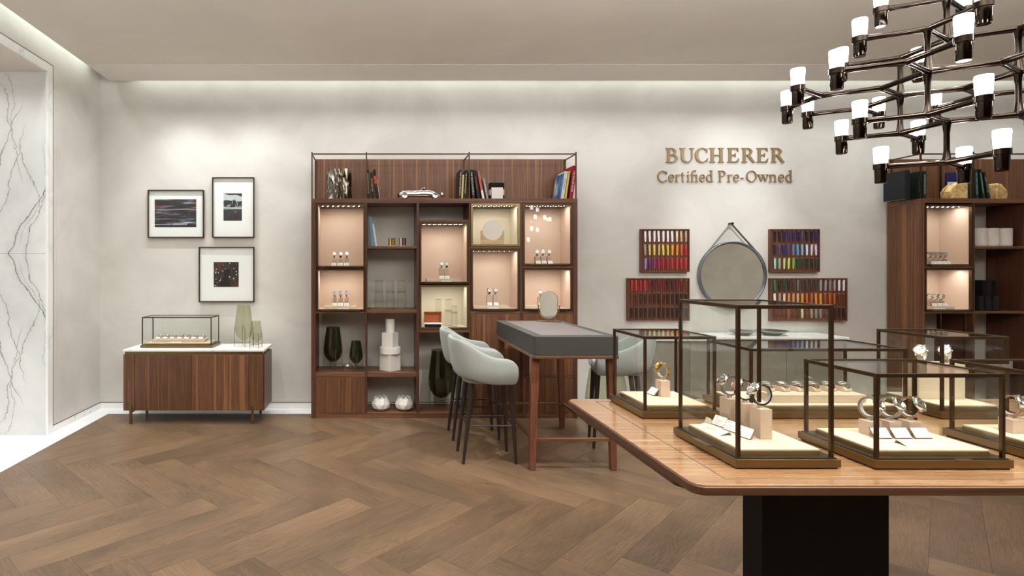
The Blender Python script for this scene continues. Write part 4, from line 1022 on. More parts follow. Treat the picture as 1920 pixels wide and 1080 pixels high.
body.build('body',MAT['chrome'],t,local=True,subsurf=1)
MB().lathe([(0,0),(.026,0),(.027,.004),(.020,.006),(0,.003)],20,(.047,0,.092)).build('cockpit',MAT['black'],t,local=True)
MB().prism([(.012,.090),(.034,.112),(.036,.112),(.020,.090)],-.022,.022).build('windscreen',MAT['chrome'],t,local=True)
MB().lathe([(0,0),(.010,.002),(.013,.010),(.012,.018),(.006,.026),(0,.028)],16,(.052,0,.096)).build('driver_head',MAT['chrome'],t,local=True)
MB().box(-.213,-.196,-.018,.018,.018,.056).build('grille',MAT['nickel'],t,local=True,bevel=.004)
MB().tube([(-.13,-.045,.034),(-.02,-.044,.032),(.09,-.045,.030)],.004,8).build('exhaust_pipe',MAT['chrome'],t,local=True)
ry90=Matrix.Rotation(R(90),4,'X')
for x in (-.145,.155):
    MB().tube([(x,-.062,.030),(x,.062,.030)],.004,8).build('axle',MAT['chrome'],t,local=True)
    for s_ in (-1,1):
        wh=MB().lathe([(0,-.009),(.012,-.011),(.014,-.007),(.022,-.008),(.025,-.011),(.030,-.008),(.030,.008),(.025,.011),(.022,.008),(.014,.007),(.012,.011),(0,.009)],24,(x,s_*.068,.030),ry90); wh.build('wheel',MAT['chrome'],t,local=True)
wh=MB().lathe([(.014,-.008),(.022,-.010),(.028,-.006),(.028,.006),(.022,.010),(.014,.008)],24,(.232,0,.045),Matrix.Rotation(R(68),4,'Y')); wh.build('spare_wheel',MAT['chrome'],t,local=True)
# ================================================================ books
def book(pxb,pyb,w,h,lean,yf,depth,cover,label,title=None,tcol='white',Z=None,tw=.72,parent_group='books on top of the bookcase',band=None,rot=0,name='book',th=None):
    """pxb: px of the bottom pivot corner; lean>0 : top leans right (pivot bottom right), <0 left (pivot bottom left)"""
    x=X_(pxb,yf); z=ZT if Z is None else Z
    t=thing(name,label,'book',(x,yf,z),group=parent_group); t.rotation_euler=(0,R(lean),rot)
    a0,a1=(0,w) if lean<=0 else (-w,0)
    c=cmat('cover_'+cover[0],cover[1],.45) if isinstance(cover,tuple) else cover
    MB().box(a0,a1,0,.0035,0,h).box(a0,a0+.0028,.0035,depth,0,h).box(a1-.0028,a1,.0035,depth,0,h).build('cover',c,t,local=True,bevel=.0008)
    MB().box(a0+.003,a1-.003,.004,depth-.004,.003,h-.003).build('pages',MAT['white_cer'],t,local=True)
    if band:
        for (b0,b1,bc) in band: MB().box(a0+.0005,a1-.0005,-.0006,0,h*b0,h*b1).build('spine_band',bc,t,local=True)
    if title:
        tm=text_mesh(title,cmat('foil_'+tcol,{'white':(235,235,230),'gold':(190,180,130),'blue':(90,100,190),'orange':(205,85,50),'teal':(160,200,190)}[tcol],.5),w=h*tw,h=(th or w*.5))
        o=link('lettering',tm,t,loc=((a0+a1)/2,-.0012,h*.53)); o.rotation_euler=(R(90),R(90),0)
    return t
blk=('black',(22,20,20)); dgreen=('dark_green',(18,34,26)); 
Zb=ZT; y0=5.62
ora=cmat('orange_print',(200,80,40)); whp=MAT['white']
book(689,0,.026,.288,-2.5,y0,.20,('charcoal_green',(30,32,28)),'black book with gold lettering, leftmost on the bookcase top','AUTOMOBILE YEAR BOOK OF RACING','gold',tw=.7)
book(696.5,0,.028,.262,-3.5,y0,.20,('brown_black',(28,24,20)),'shorter black book with pale lettering, second from the left on top','THE CLASSIC CARS','gold',tw=.5)
book(705.5,0,.026,.292,-6.5,y0,.20,('warm_black',(26,20,18)),'black book with orange spots on its spine, left group on top','RACING',tcol='orange',tw=.25,band=((.52,.62,ora),(.64,.78,ora)),th=.01)
book(711.5,0,.006,.20,-8,y0+.01,.18,('silver_thin',(190,186,186)),'thin silvery booklet leaning at the right of the left book group')
book(864,0,.024,.290,2.6,y0,.21,('brown_photo',(46,36,32)),'dark watch book with white title, left of the gallery post',"THE WATCH BOOK II",'white',tw=.8)
book(868,0,.018,.240,3.2,y0,.19,('straw',(208,184,108)),'straw yellow thin book left of the gallery post')
book(873.5,0,.022,.288,3.6,y0,.21,('bottle_green',(14,44,28)),'dark green book with white title, right of the yellow one','THE WATCH BOOK ROLEX','white',tw=.7)
book(885.5,0,.030,.290,-5.0,y0,.21,blk,'black watch book with white title, right of the gallery post','THE WATCH BOOK II','white',tw=.78)
book(895,0,.030,.287,-8.5,y0,.21,('ink_blue',(24,22,34)),'blue black book with red lettering leaning on top of the bookcase','MECHANIQUE','orange',tw=.45)
book(904.5,0,.022,.284,-10.5,y0,.20,('salmon',(190,106,84)),'salmon and white book leaning among dark books','CLASSICS','orange',tw=.3,band=((0,.30,whp),))
book(912.5,0,.018,.205,-11,y0,.17,('mottled_grey',(150,150,158)),'short grey mottled book leaning against the white box','OMEGA','white',tw=.4)
for nm,rng,lb in (('box',None,None),):
    t=thing('bookend_box','black and white block shaped bookend on the bookcase top','box',(X_(932,5.66),5.66,ZT))
    MB().box(-.072,.072,.0,.07,.10,.168).build('black_block',MAT['black'],t,local=True,bevel=.002)
    MB().box(-.060,.052,-.03,.0,.0,.116).build('white_block',MAT['white_cer'],t,local=True,bevel=.001)
    MB().box(-.072,.072,.0,.07,.045,.10).build('white_block',MAT['white_cer'],t,local=True,bevel=.001)
    MB().box(-.072,.072,.0,.07,.0,.045).build('black_block',MAT['black'],t,local=True,bevel=.001)
# right group (leaning right, left covers visible)
bluec=mat('blue_photo_cover',(70,110,150),.4); nt=bluec.node_tree; tc=nt.nodes.new('ShaderNodeTexCoord'); nn=noise(nt,(6,6,5),tc.outputs['Object'],4); rp=ramp(nt,[(.35,(26,36,58)),(.5,(70,110,158)),(.68,(176,196,204))]); nt.links.new(nn.outputs['Fac'],rp.inputs[0]); nt.links.new(rp.outputs[0],nt.nodes['Principled BSDF'].inputs['Base Color']); MAT['bluec']=bluec
book(1050.8,0,.012,.255,8.5,y0,.225,bluec,'blue photo covered book, leftmost of the right hand group on top')
book(1057,0,.030,.275,8.5,y0,.21,('pale_grey',(205,203,200)),'pale grey book with blue title in the right hand group on top','MILLE MIGLIA','blue',tw=.4,th=.011)
book(1062,0,.019,.278,8.0,y0,.20,('lime',(190,182,70)),'lime yellow book beside the red one on top of the bookcase')
book(1074,0,.038,.33,7.2,y0,.30,('deep_red',(150,20,34)),'large red book with white title at the right end of the bookcase','THE FERRARI BOOK','white',tw=.66,th=.017)
# blue & white books in column 2
zc_=bz(461.7)
book(697.5,0,.024,.295,-6.0,5.66,.20,('sky_blue',(92,160,200)),'sky blue book leaning in the second column of the bookcase',Z=zc_,parent_group='books in the second column')
book(703.8,0,.020,.225,-8.5,5.66,.18,('off_white',(220,216,208)),'white book leaning beside the sky blue one',Z=zc_,parent_group='books in the second column')
# right bookcase top
def sb_(px,w,h,lean,cov,label,title=None,tc_='teal',d=.2,**k): return book(px,0,w,h,lean,y0,d,cov,label,title,tc_,parent_group='books on the right bookcase',**k)
sb_(1697,.05,.285,0,('navy_black',(28,30,36)),'thick near black book at the left end of the right bookcase top',d=.24)
sb_(1722,.030,.272,0,('green_black',(24,32,28)),'dark green book with faded lettering, left group of the right bookcase','TIME PIECES',tw=.6)
sb_(1731,.030,.276,0,('forest',(22,44,36)),'forest green book beside the left group end, right bookcase','CHRONOGRAPHS',tw=.7)
nav=('royal_navy',(34,32,78))
sb_(1789,.034,.285,3,nav,'navy book with pale lower cover behind the burl bookend','',d=.16,band=((0.0,.62,cmat('pale_print',(196,196,214))),)) if False else None
t=thing('book','navy and white picture book standing cover forward behind the burl bookend','book',(X_(1794,5.76),5.76,ZT),group='books on the right bookcase'); t.rotation_euler=(0,0,R(-10))
MB().box(-.09,.09,.0,.022,0,.285).build('cover',cmat('cover_royal_navy',(34,32,78)),t,local=True,bevel=.001)
MB().box(-.082,.082,-.001,.0,.075,.19).build('cover_print',cmat('pale_print',(196,196,214)),t,local=True)
sb_(1809,.036,.150,0,('navy_small',(30,30,50)),'short navy book beside the left burl bookend','ATLAS','white',tw=.5)
sb_(1819,.024,.17,0,('olive',(70,76,52)),'olive green book between the burl bookends')
sb_(1829.5,.030,.292,-2,('blue_green',(30,48,52)),'tall blue green book between the burl bookends','THE CLASSIC COLLECTION','teal',tw=.75)
sb_(1843,.026,.296,-8,('pine',(20,44,36)),'pine green book leaning right of the blue green one','CHRONOGRAPH BOOK','teal',tw=.7)
sb_(1853,.026,.270,-11,('blackish',(34,36,34)),'blackish book leaning against the right burl bookend','WRIST WATCHES','gold',tw=.6)
burl=mat('burl_wood',(214,178,112),.5); nt=burl.node_tree; tc=nt.nodes.new('ShaderNodeTexCoord'); nn=noise(nt,(26,26,26),tc.outputs['Object'],5,.6,1.2); rp=ramp(nt,[(.3,(150,108,56)),(.5,(216,180,116)),(.7,(236,208,152))]); nt.links.new(nn.outputs['Fac'],rp.inputs[0]); nt.links.new(rp.outputs[0],nt.nodes['Principled BSDF'].inputs['Base Color']); MAT['burl']=burl
def lump(prof,y0_,y1_,cx,cy,label):
    o=MB().prism([(cx+a,ZT+b) for a,b in prof],cy+y0_,cy+y1_).build('burl_bookend',burl,origin=(cx,cy,ZT),bevel=.012,seg=3); tag(o,label,'bookend','burl wood bookends')
lump([(-.10,.03),(-.092,.0),(.0,.0),(.085,0),(.085,.145),(.05,.165),(-.02,.158),(-.075,.11),(-.102,.07)],-.05,.05,X_(1790,5.64),5.64,'golden burl wood bookend at the left of the right bookcase books')
lump([(-.055,.0),(.05,.0),(.062,.05),(.050,.10),(.0,.155),(-.04,.165),(-.055,.16)],-.05,.04,X_(1869,5.72),5.72,'golden burl wood bookend at the right end of the books')
# fluted white cups
for i,(px,tx) in enumerate(((1835,'left'),(1857,'middle'),(1882,'right'))):
    cx_,cy_=X_(px,5.68),5.68; z=bz(462); n=64; vs=[];fs=[]; r=.060; lv=[(.82,0),(.97,.008),(1,.02),(1,.178),(.96,.184),(.9,.18)]
    for rr,zz in lv:
        for j in range(n):
            a=2*math.pi*j/n; q=r*rr*(1+(.018 if j%2 else 0)*(1 if .01<zz<.18 else 0)); vs.append((cx_+q*math.cos(a),cy_+q*math.sin(a),z+zz))
    for k_ in range(5):
        for j in range(n): fs.append((k_*n+j,k_*n+(j+1)%n,(k_+1)*n+(j+1)%n,(k_+1)*n+j))
    mb=MB().add(vs,fs); mb.add(vs[:n],[tuple(range(n))]); mb.lathe([(r*.9,.18),(r*.86,.05),(0,.04)],32,(cx_,cy_,z))
    single('fluted_cup',mb,MAT['white_cer'],tx+' white fluted cup on the right bookcase shelf','cup',(cx_,cy_,z),'white fluted cups')
blkcer=cmat('black_ceramic',(30,29,26),.3); z=bz(583.7)
def faccup(cx_,cy_,r,h,label,n=9):
    mb=MB(); P=[(r*(1+(.06 if j%2 else -.03))*math.cos(2*math.pi*j/n/2),r*(1+(.06 if j%2 else -.03))*math.sin(2*math.pi*j/n/2)) for j in range(2*n)]
    mb.prism([(cx_+a,cy_+b) for a,b in P],z,z+h-.004,'z'); mb.lathe([(r*.92,h-.004),(r*.95,h),(r*.8,h),(r*.78,h-.05),(0,h-.05)],24,(cx_,cy_,z))
    single('black_vessel',mb,blkcer,label,'vase',(cx_,cy_,z),'black ribbed vessels on the right bookcase',.002)
faccup(X_(1844,5.84),5.84,.085,.30,'tall black ribbed vessel at the back of the right bookcase shelf')
for px,tx in ((1834,'left'),(1849,'middle'),(1863,'right')): faccup(X_(px,5.67),5.67,.038,.15,tx+' small black ribbed vessel on the right bookcase shelf',7)
# ================================================================ pictures
WF=YW
def picture(p0,p1,q0,q1,a0,a1,b0,b1,label,art):
    YP=WF-.035
    x0,x1=X_(p0,YP),X_(p1,YP); z0,z1=Z_(q1,YP),Z_(q0,YP)
    t=thing('framed_picture',label,'picture',((x0+x1)/2,WF-.02,z0),group='framed photographs above the sideboard')
    f=.009
    fr=MB().box(x0,x1,YP,WF-.001,z0,z0+f).box(x0,x1,YP,WF-.001,z1-f,z1).box(x0,x0+f,YP,WF-.001,z0+f,z1-f).box(x1-f,x1,YP,WF-.001,z0+f,z1-f)
    fr.build('frame',MAT['frame_bronze'],t,bevel=.001)
    MB().box(x0+f,x1-f,WF-.012,WF-.004,z0+f,z1-f).build('mat_board',MAT['mat_board'],t)
    YA=WF-.013
    X0,X1,Z0,Z1=X_(a0,YA),X_(a1,YA),Z_(b1,YA),Z_(b0,YA)
    ph=MB().box(X0,X1,YA,WF-.0115,Z0,Z1).build('photograph',art,t)
    MB().box(x0+f,x1-f,YP+.004,YP+.006,z0+f,z1-f).build('glass_pane',MAT['glass'],t)
    return t,ph,(X0,X1,Z0,Z1,YA)
# motion streak print
m=mat('motion_streak_print',(40,36,40),.4); nt=m.node_tree; N=nt.nodes; L=nt.links.new; tc=N.new('ShaderNodeTexCoord')
n1=noise(nt,(3.5,1,55),tc.outputs['Object'],2,.5); r1=ramp(nt,[(.50,(30,26,30)),(.58,(64,58,66)),(.66,(150,150,170)),(.74,(235,235,245))]); L(n1.outputs['Fac'],r1.inputs[0])
n2=noise(nt,(2.5,1,70),tc.outputs['Object'],1,.5); r2=ramp(nt,[(.64,(0,0,0)),(.70,(255,255,255))]); L(n2.outputs['Fac'],r2.inputs[0])
n3=noise(nt,(9,1,14),tc.outputs['Object'],1,.5); r3=ramp(nt,[(.55,(0,0,0)),(.75,(110,110,150))]); L(n3.outputs['Fac'],r3.inputs[0])
a=mixc(nt,'MIX',r2.outputs[0],r1.outputs[0],lin((190,90,50))); L(mixc(nt,'ADD',.5,a,r3.outputs[0]),N['Principled BSDF'].inputs['Base Color']); art1=m
t,ph,bb=picture(276.5,381.5,355.8,445.6,290,368,373.7,426,'landscape framed photograph of motion streaks, left of the three',art1)
lp=MB(); X0,X1,Z0,Z1,YA=bb
for i in range(22): lp.box(X0+.004+i*(X1-X0-.01)/22,X0+.004+i*(X1-X0-.01)/22+.008,YA-.0006,YA,Z0+.082,Z0+.085)
for i in range(11):
    x=X0+.19+i*.0135; lp.add([(x,YA-.0006,Z0+.022),(x+.006,YA-.0006,Z0+.022),(x+.016,YA-.0006,Z0+.040),(x+.010,YA-.0006,Z0+.040),(x,YA,Z0+.022),(x+.006,YA,Z0+.022),(x+.016,YA,Z0+.040),(x+.010,YA,Z0+.040)],[(0,1,2,3),(4,5,6,7),(0,1,5,4),(1,2,6,5),(2,3,7,6),(3,0,4,7)])
lp.box(X0,X1-.16,YA-.0006,YA,Z0+.026,Z0+.029).box(X0,X1,YA-.0006,YA,Z0+.185,Z0+.188)
lp.build('light_trail',cmat('print_white',(220,220,228)),t)
MB().box(X0,X1,YA-.0005,YA,Z0+.075,Z0+.081).box(X0,X1,YA-.0005,YA,Z0+.0,Z0+.020).box(X0,X1,YA-.0005,YA,Z0+.178,Z0+.184).build('dark_road_band',cmat('print_black',(20,18,20)),t)
# monochrome car print
def nsh(name,stops,sc,det=4,dist=0):
    m=mat(name,stops[0][1],.4); nt=m.node_tree; tc=nt.nodes.new('ShaderNodeTexCoord'); n_=noise(nt,sc,tc.outputs['Object'],det,.6,dist); r_=ramp(nt,stops); nt.links.new(n_.outputs['Fac'],r_.inputs[0]); nt.links.new(r_.outputs[0],nt.nodes['Principled BSDF'].inputs['Base Color']); return m
t,ph,bb=picture(397.5,476.2,332,445.5,419,453.6,362.5,413.8,'portrait framed monochrome photograph of a car, upper right of the three',nsh('mono_print',[(.42,(14,14,16)),(.6,(40,42,46))],(20,1,20)))
X0,X1,Z0,Z1,YA=bb; w_,h_=X1-X0,Z1-Z0
def flat(pts,name,col,dy=.0006,parent=None): return MB().prism([(X0+u*w_,Z0+v*h_) for u,v in pts],YA-dy,YA-dy+.0003).build(name,cmat('print_%d_%d_%d'%col,col,.5),parent)
flat([(0,.72),(.12,.76),(.4,.72),(.55,.76),(.8,.70),(1,.72),(1,.88),(.7,.94),(.3,.93),(0,1)],'sky_patch',(200,206,212),.0005,t)
flat([(0,.40),(1,.42),(1,.56),(.75,.52),(.6,.60),(0,.58)],'car_flank',(120,134,142),.0007,t)
flat([(0,.455),(1,.44),(1,.475),(0,.49)],'chrome_line',(226,232,234),.0011,t)
flat([(.03,.52),(.1,.66),(.3,.76),(.42,.70),(.55,.74),(.64,.62),(.62,.50),(.3,.46)],'driver_figure',(24,26,30),.0009,t)
flat([(.12,.52),(.3,.60),(.42,.56),(.30,.50)],'arm_patch',(150,156,158),.0013,t)
flat([(.45,.60),(.50,.78),(.62,.80),(.74,.70),(.77,.56),(.74,.56),(.70,.69),(.61,.76),(.52,.75),(.48,.60)],'steering_wheel',(170,176,180),.0013,t)
flat([(.58,.295),(.72,.31),(.76,.34),(.6,.34)],'tail_light',(206,90,66),.0011,t)
# night bokeh print
m=mat('night_bokeh_print',(20,14,14),.4); nt=m.node_tree; N=nt.nodes; L=nt.links.new; tc=N.new('ShaderNodeTexCoord')
vo=N.new('ShaderNodeTexVoronoi'); vo.inputs['Scale'].default_value=42; L(tc.outputs['Object'],vo.inputs['Vector'])
lt=N.new('ShaderNodeMath'); lt.operation='LESS_THAN'; lt.inputs[1].default_value=.27; L(vo.outputs['Distance'],lt.inputs[0])
sepc=N.new('ShaderNodeSeparateColor'); L(vo.outputs['Color'],sepc.inputs[0]); rr=ramp(nt,[(0,(230,226,222)),(.35,(210,190,180)),(.5,(190,90,66)),(.7,(40,24,22)),(1,(20,14,14))]); L(sepc.outputs[0],rr.inputs[0])
nb=noise(nt,(5,1,14),tc.outputs['Object'],3); rb=ramp(nt,[(.5,(16,11,11)),(.62,(96,36,24)),(.72,(130,60,44))]); L(nb.outputs['Fac'],rb.inputs[0])
L(mixc(nt,'MIX',lt.outputs[0],rb.outputs[0],rr.outputs[0]),N['Principled BSDF'].inputs['Base Color'])
t,ph,bb=picture(372.3,476.2,462.7,566.3,400.6,447.6,491.2,538,'square framed night street photograph with a dark silhouette, lowest of the three',m)
X0,X1,Z0,Z1,YA=bb; w_,h_=X1-X0,Z1-Z0
flat([(.22,0),(.27,.18),(.38,.40),(.42,.52),(.40,.62),(.48,.72),(.60,.72),(.68,.64),(.66,.54),(.60,.46),(.62,.30),(.66,.0)],'silhouette',(12,9,9),.0008,t)
# ================================================================ wall lettering (serif letters drawn as polygons)
def rect(x0,y0,x1,y1): return [[(x0,y0),(x1,y0),(x1,y1),(x0,y1)]]
def arc(cx,cy,ro,so,ri,si,a0,a1,icx=None,icy=None,n=18):
    icx=cx if icx is None else icx; icy=cy if icy is None else icy; out=[]
    for i in range(n):
        a=R(a0+(a1-a0)*i/n); b=R(a0+(a1-a0)*(i+1)/n)
        out.append([(cx+ro*math.cos(a),cy+so*math.sin(a)),(cx+ro*math.cos(b),cy+so*math.sin(b)),(icx+ri*math.cos(b),icy+si*math.sin(b)),(icx+ri*math.cos(a),icy+si*math.sin(a))])
    return out
s=.05
G={}
G['B']=rect(0,0,.45,s)+rect(0,1-s,.45,1)+rect(.11,s,.33,1-s)+arc(.43,.755,.42,.245,.22,.195,-90,90)+arc(.46,.275,.54,.275,.32,.225,-90,90)+rect(.33,.5,.46,.55)+rect(.3,1-s,.45,1)
G['U']=rect(0,1-s,.40,1)+rect(.66,1-s,1,1)+rect(.10,.32,.30,1-s)+rect(.79,.32,.88,1-s)+arc(.49,.33,.39,.345,.245,.27,180,360,.545,.33)
G['C']=arc(.53,.5,.53,.52,.36,.46,48,312,.60,.5)+[[(.86,.88),(.95,.98),(.97,.66),(.92,.66)]]+[[(.88,.11),(.95,.05),(1,.28),(.95,.28)]]
G['H']=rect(0,0,.40,s)+rect(0,1-s,.40,1)+rect(.60,0,1,s)+rect(.60,1-s,1,1)+rect(.10,s,.30,1-s)+rect(.70,s,.90,1-s)+rect(.30,.47,.70,.53)
G['E']=rect(0,0,.45,s)+rect(0,1-s,.5,1)+rect(.11,s,.35,1-s)+rect(.35,1-.065,.9,1)+rect(.35,0,.92,.065)+rect(.35,.48,.66,.54)+[[(.92,1),(.78,.94),(.90,.74),(.94,.74)]]+[[(.92,0),(1,.28),(.95,.28),(.76,.06)]]+rect(.64,.38,.70,.64)
G['R']=rect(0,0,.42,s)+rect(0,1-s,.42,1)+rect(.10,s,.30,1-s)+arc(.40,.745,.40,.255,.20,.205,-90,90)+rect(.3,.49,.42,.54)+[[(.36,.50),(.58,.54),(.92,.08),(1,.045),(1,0),(.80,0)]]
T=.035
g2={}
g2['C']=(.86,arc(.44,.5,.44,.51,.36,.46,50,310,.47,.5)+[[(.70,.90),(.80,.96),(.84,.68),(.81,.68)]]+[[(.72,.10),(.82,.06),(.84,.16),(.80,.18)]])
g2['O']=(.94,arc(.47,.5,.47,.51,.355,.46,0,360,n=30))
g2['P']=(.64,rect(0,0,.30,T)+rect(0,1-T,.3,1)+rect(.09,T,.205,1-T)+arc(.30,.74,.34,.26,.22,.215,-90,90)+rect(.2,.48,.3,.525)+rect(.2,1-T,.3,1))
g2['e']=(.52,arc(.27,.33,.27,.345,.185,.295,-5+10,320,.29,.34)+rect(.09,.34,.51,.385))
g2['r']=(.40,rect(0,0,.28,T)+rect(.08,T,.18,.62)+[[(0,.60),(.18,.68),(.18,.62),(.08,.58)]]+[[(.18,.50),(.30,.66),(.40,.68),(.40,.56),(.30,.58),(.18,.44)]])
g2['t']=(.36,rect(.10,.08,.20,.82)+rect(0,.60,.34,.65)+arc(.22,.10,.12,.11,.03,.06,180,300)+[[(.10,.82),(.20,.84),(.20,.80),(.10,.70)]])
g2['i']=(.24,rect(0,0,.26,T)+rect(.08,T,.18,.62)+[[(0,.60),(.18,.68),(.18,.60),(.06,.57)]]+arc(.12,.88,.065,.065,.0,.0,0,360,n=12))
g2['f']=(.50,rect(0,0,.28,T)+rect(.08,T,.18,.82)+rect(0,.60,.46,.65)+arc(.30,.82,.22,.24,.12,.18,35,180,.30,.82))
g2['d']=(.60,arc(.26,.33,.26,.345,.175,.29,0,360,.28,.34,n=24)+rect(.40,.03,.50,1.02)+[[(.30,1.02),(.50,1.08),(.50,1.0),(.36,.98)]]+[[(.40,0),(.62,.04),(.60,.08),(.50,.08)]])
g2['-']=(.26,rect(0,.30,.26,.36))
g2['w']=(.98,rect(0,.62,.26,.66)+rect(.34,.62,.62,.66)+rect(.76,.62,.98,.66)+[[(.06,.62),(.19,.62),(.36,.0),(.30,0)]]+[[(.30,0),(.34,0),(.50,.55),(.46,.62)]]+[[(.42,.62),(.55,.62),(.72,.0),(.66,0)]]+[[(.66,0),(.71,0),(.90,.62),(.85,.62)]])
g2['n']=(.66,rect(0,0,.27,T)+rect(.38,0,.66,T)+rect(.08,T,.18,.62)+rect(.46,T,.56,.44)+[[(0,.60),(.18,.68),(.18,.60),(.06,.57)]]+arc(.33,.44,.23,.23,.13,.15,0,150,.32,.44))
sign=thing('wall_sign','two line bronze lettering shop sign fixed high on the wall above the round mirror','sign',(3.68,WF-.01,2.5))
SY0,SY1=WF-.014,WF-.001
def place(polys,px0,px1,py0,py1,w,h=1.0):
    x0,x1=X_(px0,SY0),X_(px1,SY0); z0,z1=Z_(py1,SY0),Z_(py0,SY0)
    mb=MB()
    for i_,p in enumerate(polys): mb.prism([(x0+u/w*(x1-x0),z0+v*(z1-z0)) for u,v in p],SY0-.00006*i_,SY1+.00001*i_)
    return mb.build('letter',MAT['sign'],sign)
MAT['sign']=mat('sign_bronze',(156,132,100),.42,.55)
S_=6.857
for ch,a,b in (('B',198,356),('U',376,565),('C',574,738),('H',760,946),('E',990,1141),('R',1174,1345),('E',1368,1516),('R',1550,1724)):
    place(G[ch],1220+a/S_,1220+b/S_,260+118/S_,260+302/S_,1.0)
base=260+553/S_; cap=260+411/S_
for ch,a,b in (('C',90,214),('e',232,305),('r',318,376),('t',392,446),('i',470,503),('f',520,594),('i',574,612),('e',630,702),('d',718,808),('P',872,968),('r',988,1052),('e',1065,1141),('-',1163,1202),('O',1232,1368),('w',1376,1526),('n',1528,1628),('e',1645,1720),('d',1738,1828)):
    w_,pl=g2[ch]
    if ch=='i' and a==574: pl=[p for p in pl if max(v for u,v in p)<.75]
    place(pl,1220+a/S_,1220+b/S_,cap,base,w_)
# ================================================================ round mirror with hanging strap
YM=5.93; cx,cz,r=X_(1373,YM),Z_(516,YM),63.2/F*YM
t=thing('round_mirror','large round wall mirror in a grey rim hanging from a strap','mirror',(cx,YM,cz))
rm=Matrix.Rotation(R(90),4,'X')
MB().lathe([(r-.020,-.028),(r-.004,-.028),(r,-.024),(r,.020),(r-.004,.024),(r-.010,.024),(r-.022,.004),(r-.022,-.028)],72,(cx,YM,cz),rm).build('rim',MAT['silver_rim'],t)
MB().lathe([(0,-.020),(r-.021,-.020),(r-.021,-.002),(0,-.002)],72,(cx,YM,cz),rm).build('mirror_disc',MAT['mirror'],t)
ax,az=X_(1371,YM),Z_(419,YM)
for s_ in (-1,1):
    th=R(90-s_*52)
    px_,pz_=cx+(r)*math.cos(th),cz+(r)*math.sin(th)
    d=Vector((px_-ax,0,pz_-az)); L_=d.length; d.normalize(); n_=Vector((0,1,0)).cross(d)
    fr=Matrix((d,Vector((0,1,0)),n_)).transposed().to_4x4()
    MB().xbox(Matrix.Translation((ax+d.x*L_/2,YM+.002,az+d.z*L_/2))@fr,L_/2+.004,.017,.0018).build('hanging_strap',MAT['strap_tan'],t)
MB().lathe([(0,-.030),(.012,-.030),(.012,.030),(0,.030)],20,(ax,YM+.004,az-.002),rm).build('wall_peg',MAT['nickel'],t)
# ================================================================ strap boards
cols={'white':(236,234,236),'cream':(228,206,176),'tan':(206,172,128),'taupe':(170,150,134),'sand':(206,186,130),'yellow':(224,198,96),'khaki':(190,172,110),'golden':(216,180,64),
'amber':(224,160,60),'orange':(222,140,44),'burnt orange':(206,92,44),'red':(196,44,50),'lilac':(158,140,196),'purple':(104,40,108),'plum':(128,50,112),'magenta':(168,26,86),'crimson':(172,24,60),
'burgundy':(110,22,40),'wine':(92,24,44),'maroon':(66,22,28),'brown':(104,56,36),'chestnut':(86,44,30),'dark brown':(52,30,24),'black':(26,24,24),'navy':(32,34,66),'dark navy':(24,26,44),
'indigo':(46,40,112),'slate blue':(72,78,116),'steel blue':(106,122,186),'sky blue':(96,160,204),'light blue':(130,184,210),'ice blue':(206,214,240),'pale grey':(210,208,216),'lavender white':(208,204,236),
'turquoise':(150,212,206),'sage':(150,184,150),'pale green':(184,204,140),'lime':(204,210,110),'leaf green':(126,176,70),'forest green':(24,74,54),'dark green':(22,52,38),'emerald':(30,122,88),
'charcoal':(64,64,70),'grey':(110,110,114),'light grey':(160,162,164),'stone':(150,140,130),'caramel':(210,150,90),'rust':(160,80,50),'cognac':(190,100,50)}
def strap_mesh():
    mb=MB(); w=.0115
    mb.add([(-w,-.004,.118),(w,-.004,.118),(w*.82,-.003,.010),(0,-.003,-.0),(-w*.82,-.003,.010),(-w,0,.118),(w,0,.118),(w*.82,0,.010),(0,0,0),(-w*.82,0,.010)],[(0,1,2,3,4),(5,6,7,8,9),(0,1,6,5),(1,2,7,6),(2,3,8,7),(3,4,9,8),(4,0,5,9)])
    mb.box(-w*1.02,w*1.02,-.0062,-.0038,.050,.055).box(-w*1.0,w*1.0,-.0062,-.0038,.038,.041)
    return mb
def buckle_mesh(): return MB().box(-.0125,.0125,-.006,-.003,.116,.121).box(-.0125,-.0105,-.006,-.003,.108,.116).box(.0105,.0125,-.006,-.003,.108,.116).mesh('buckle',MAT['steel'])
BUC=buckle_mesh(); SM={}
YBD=5.925
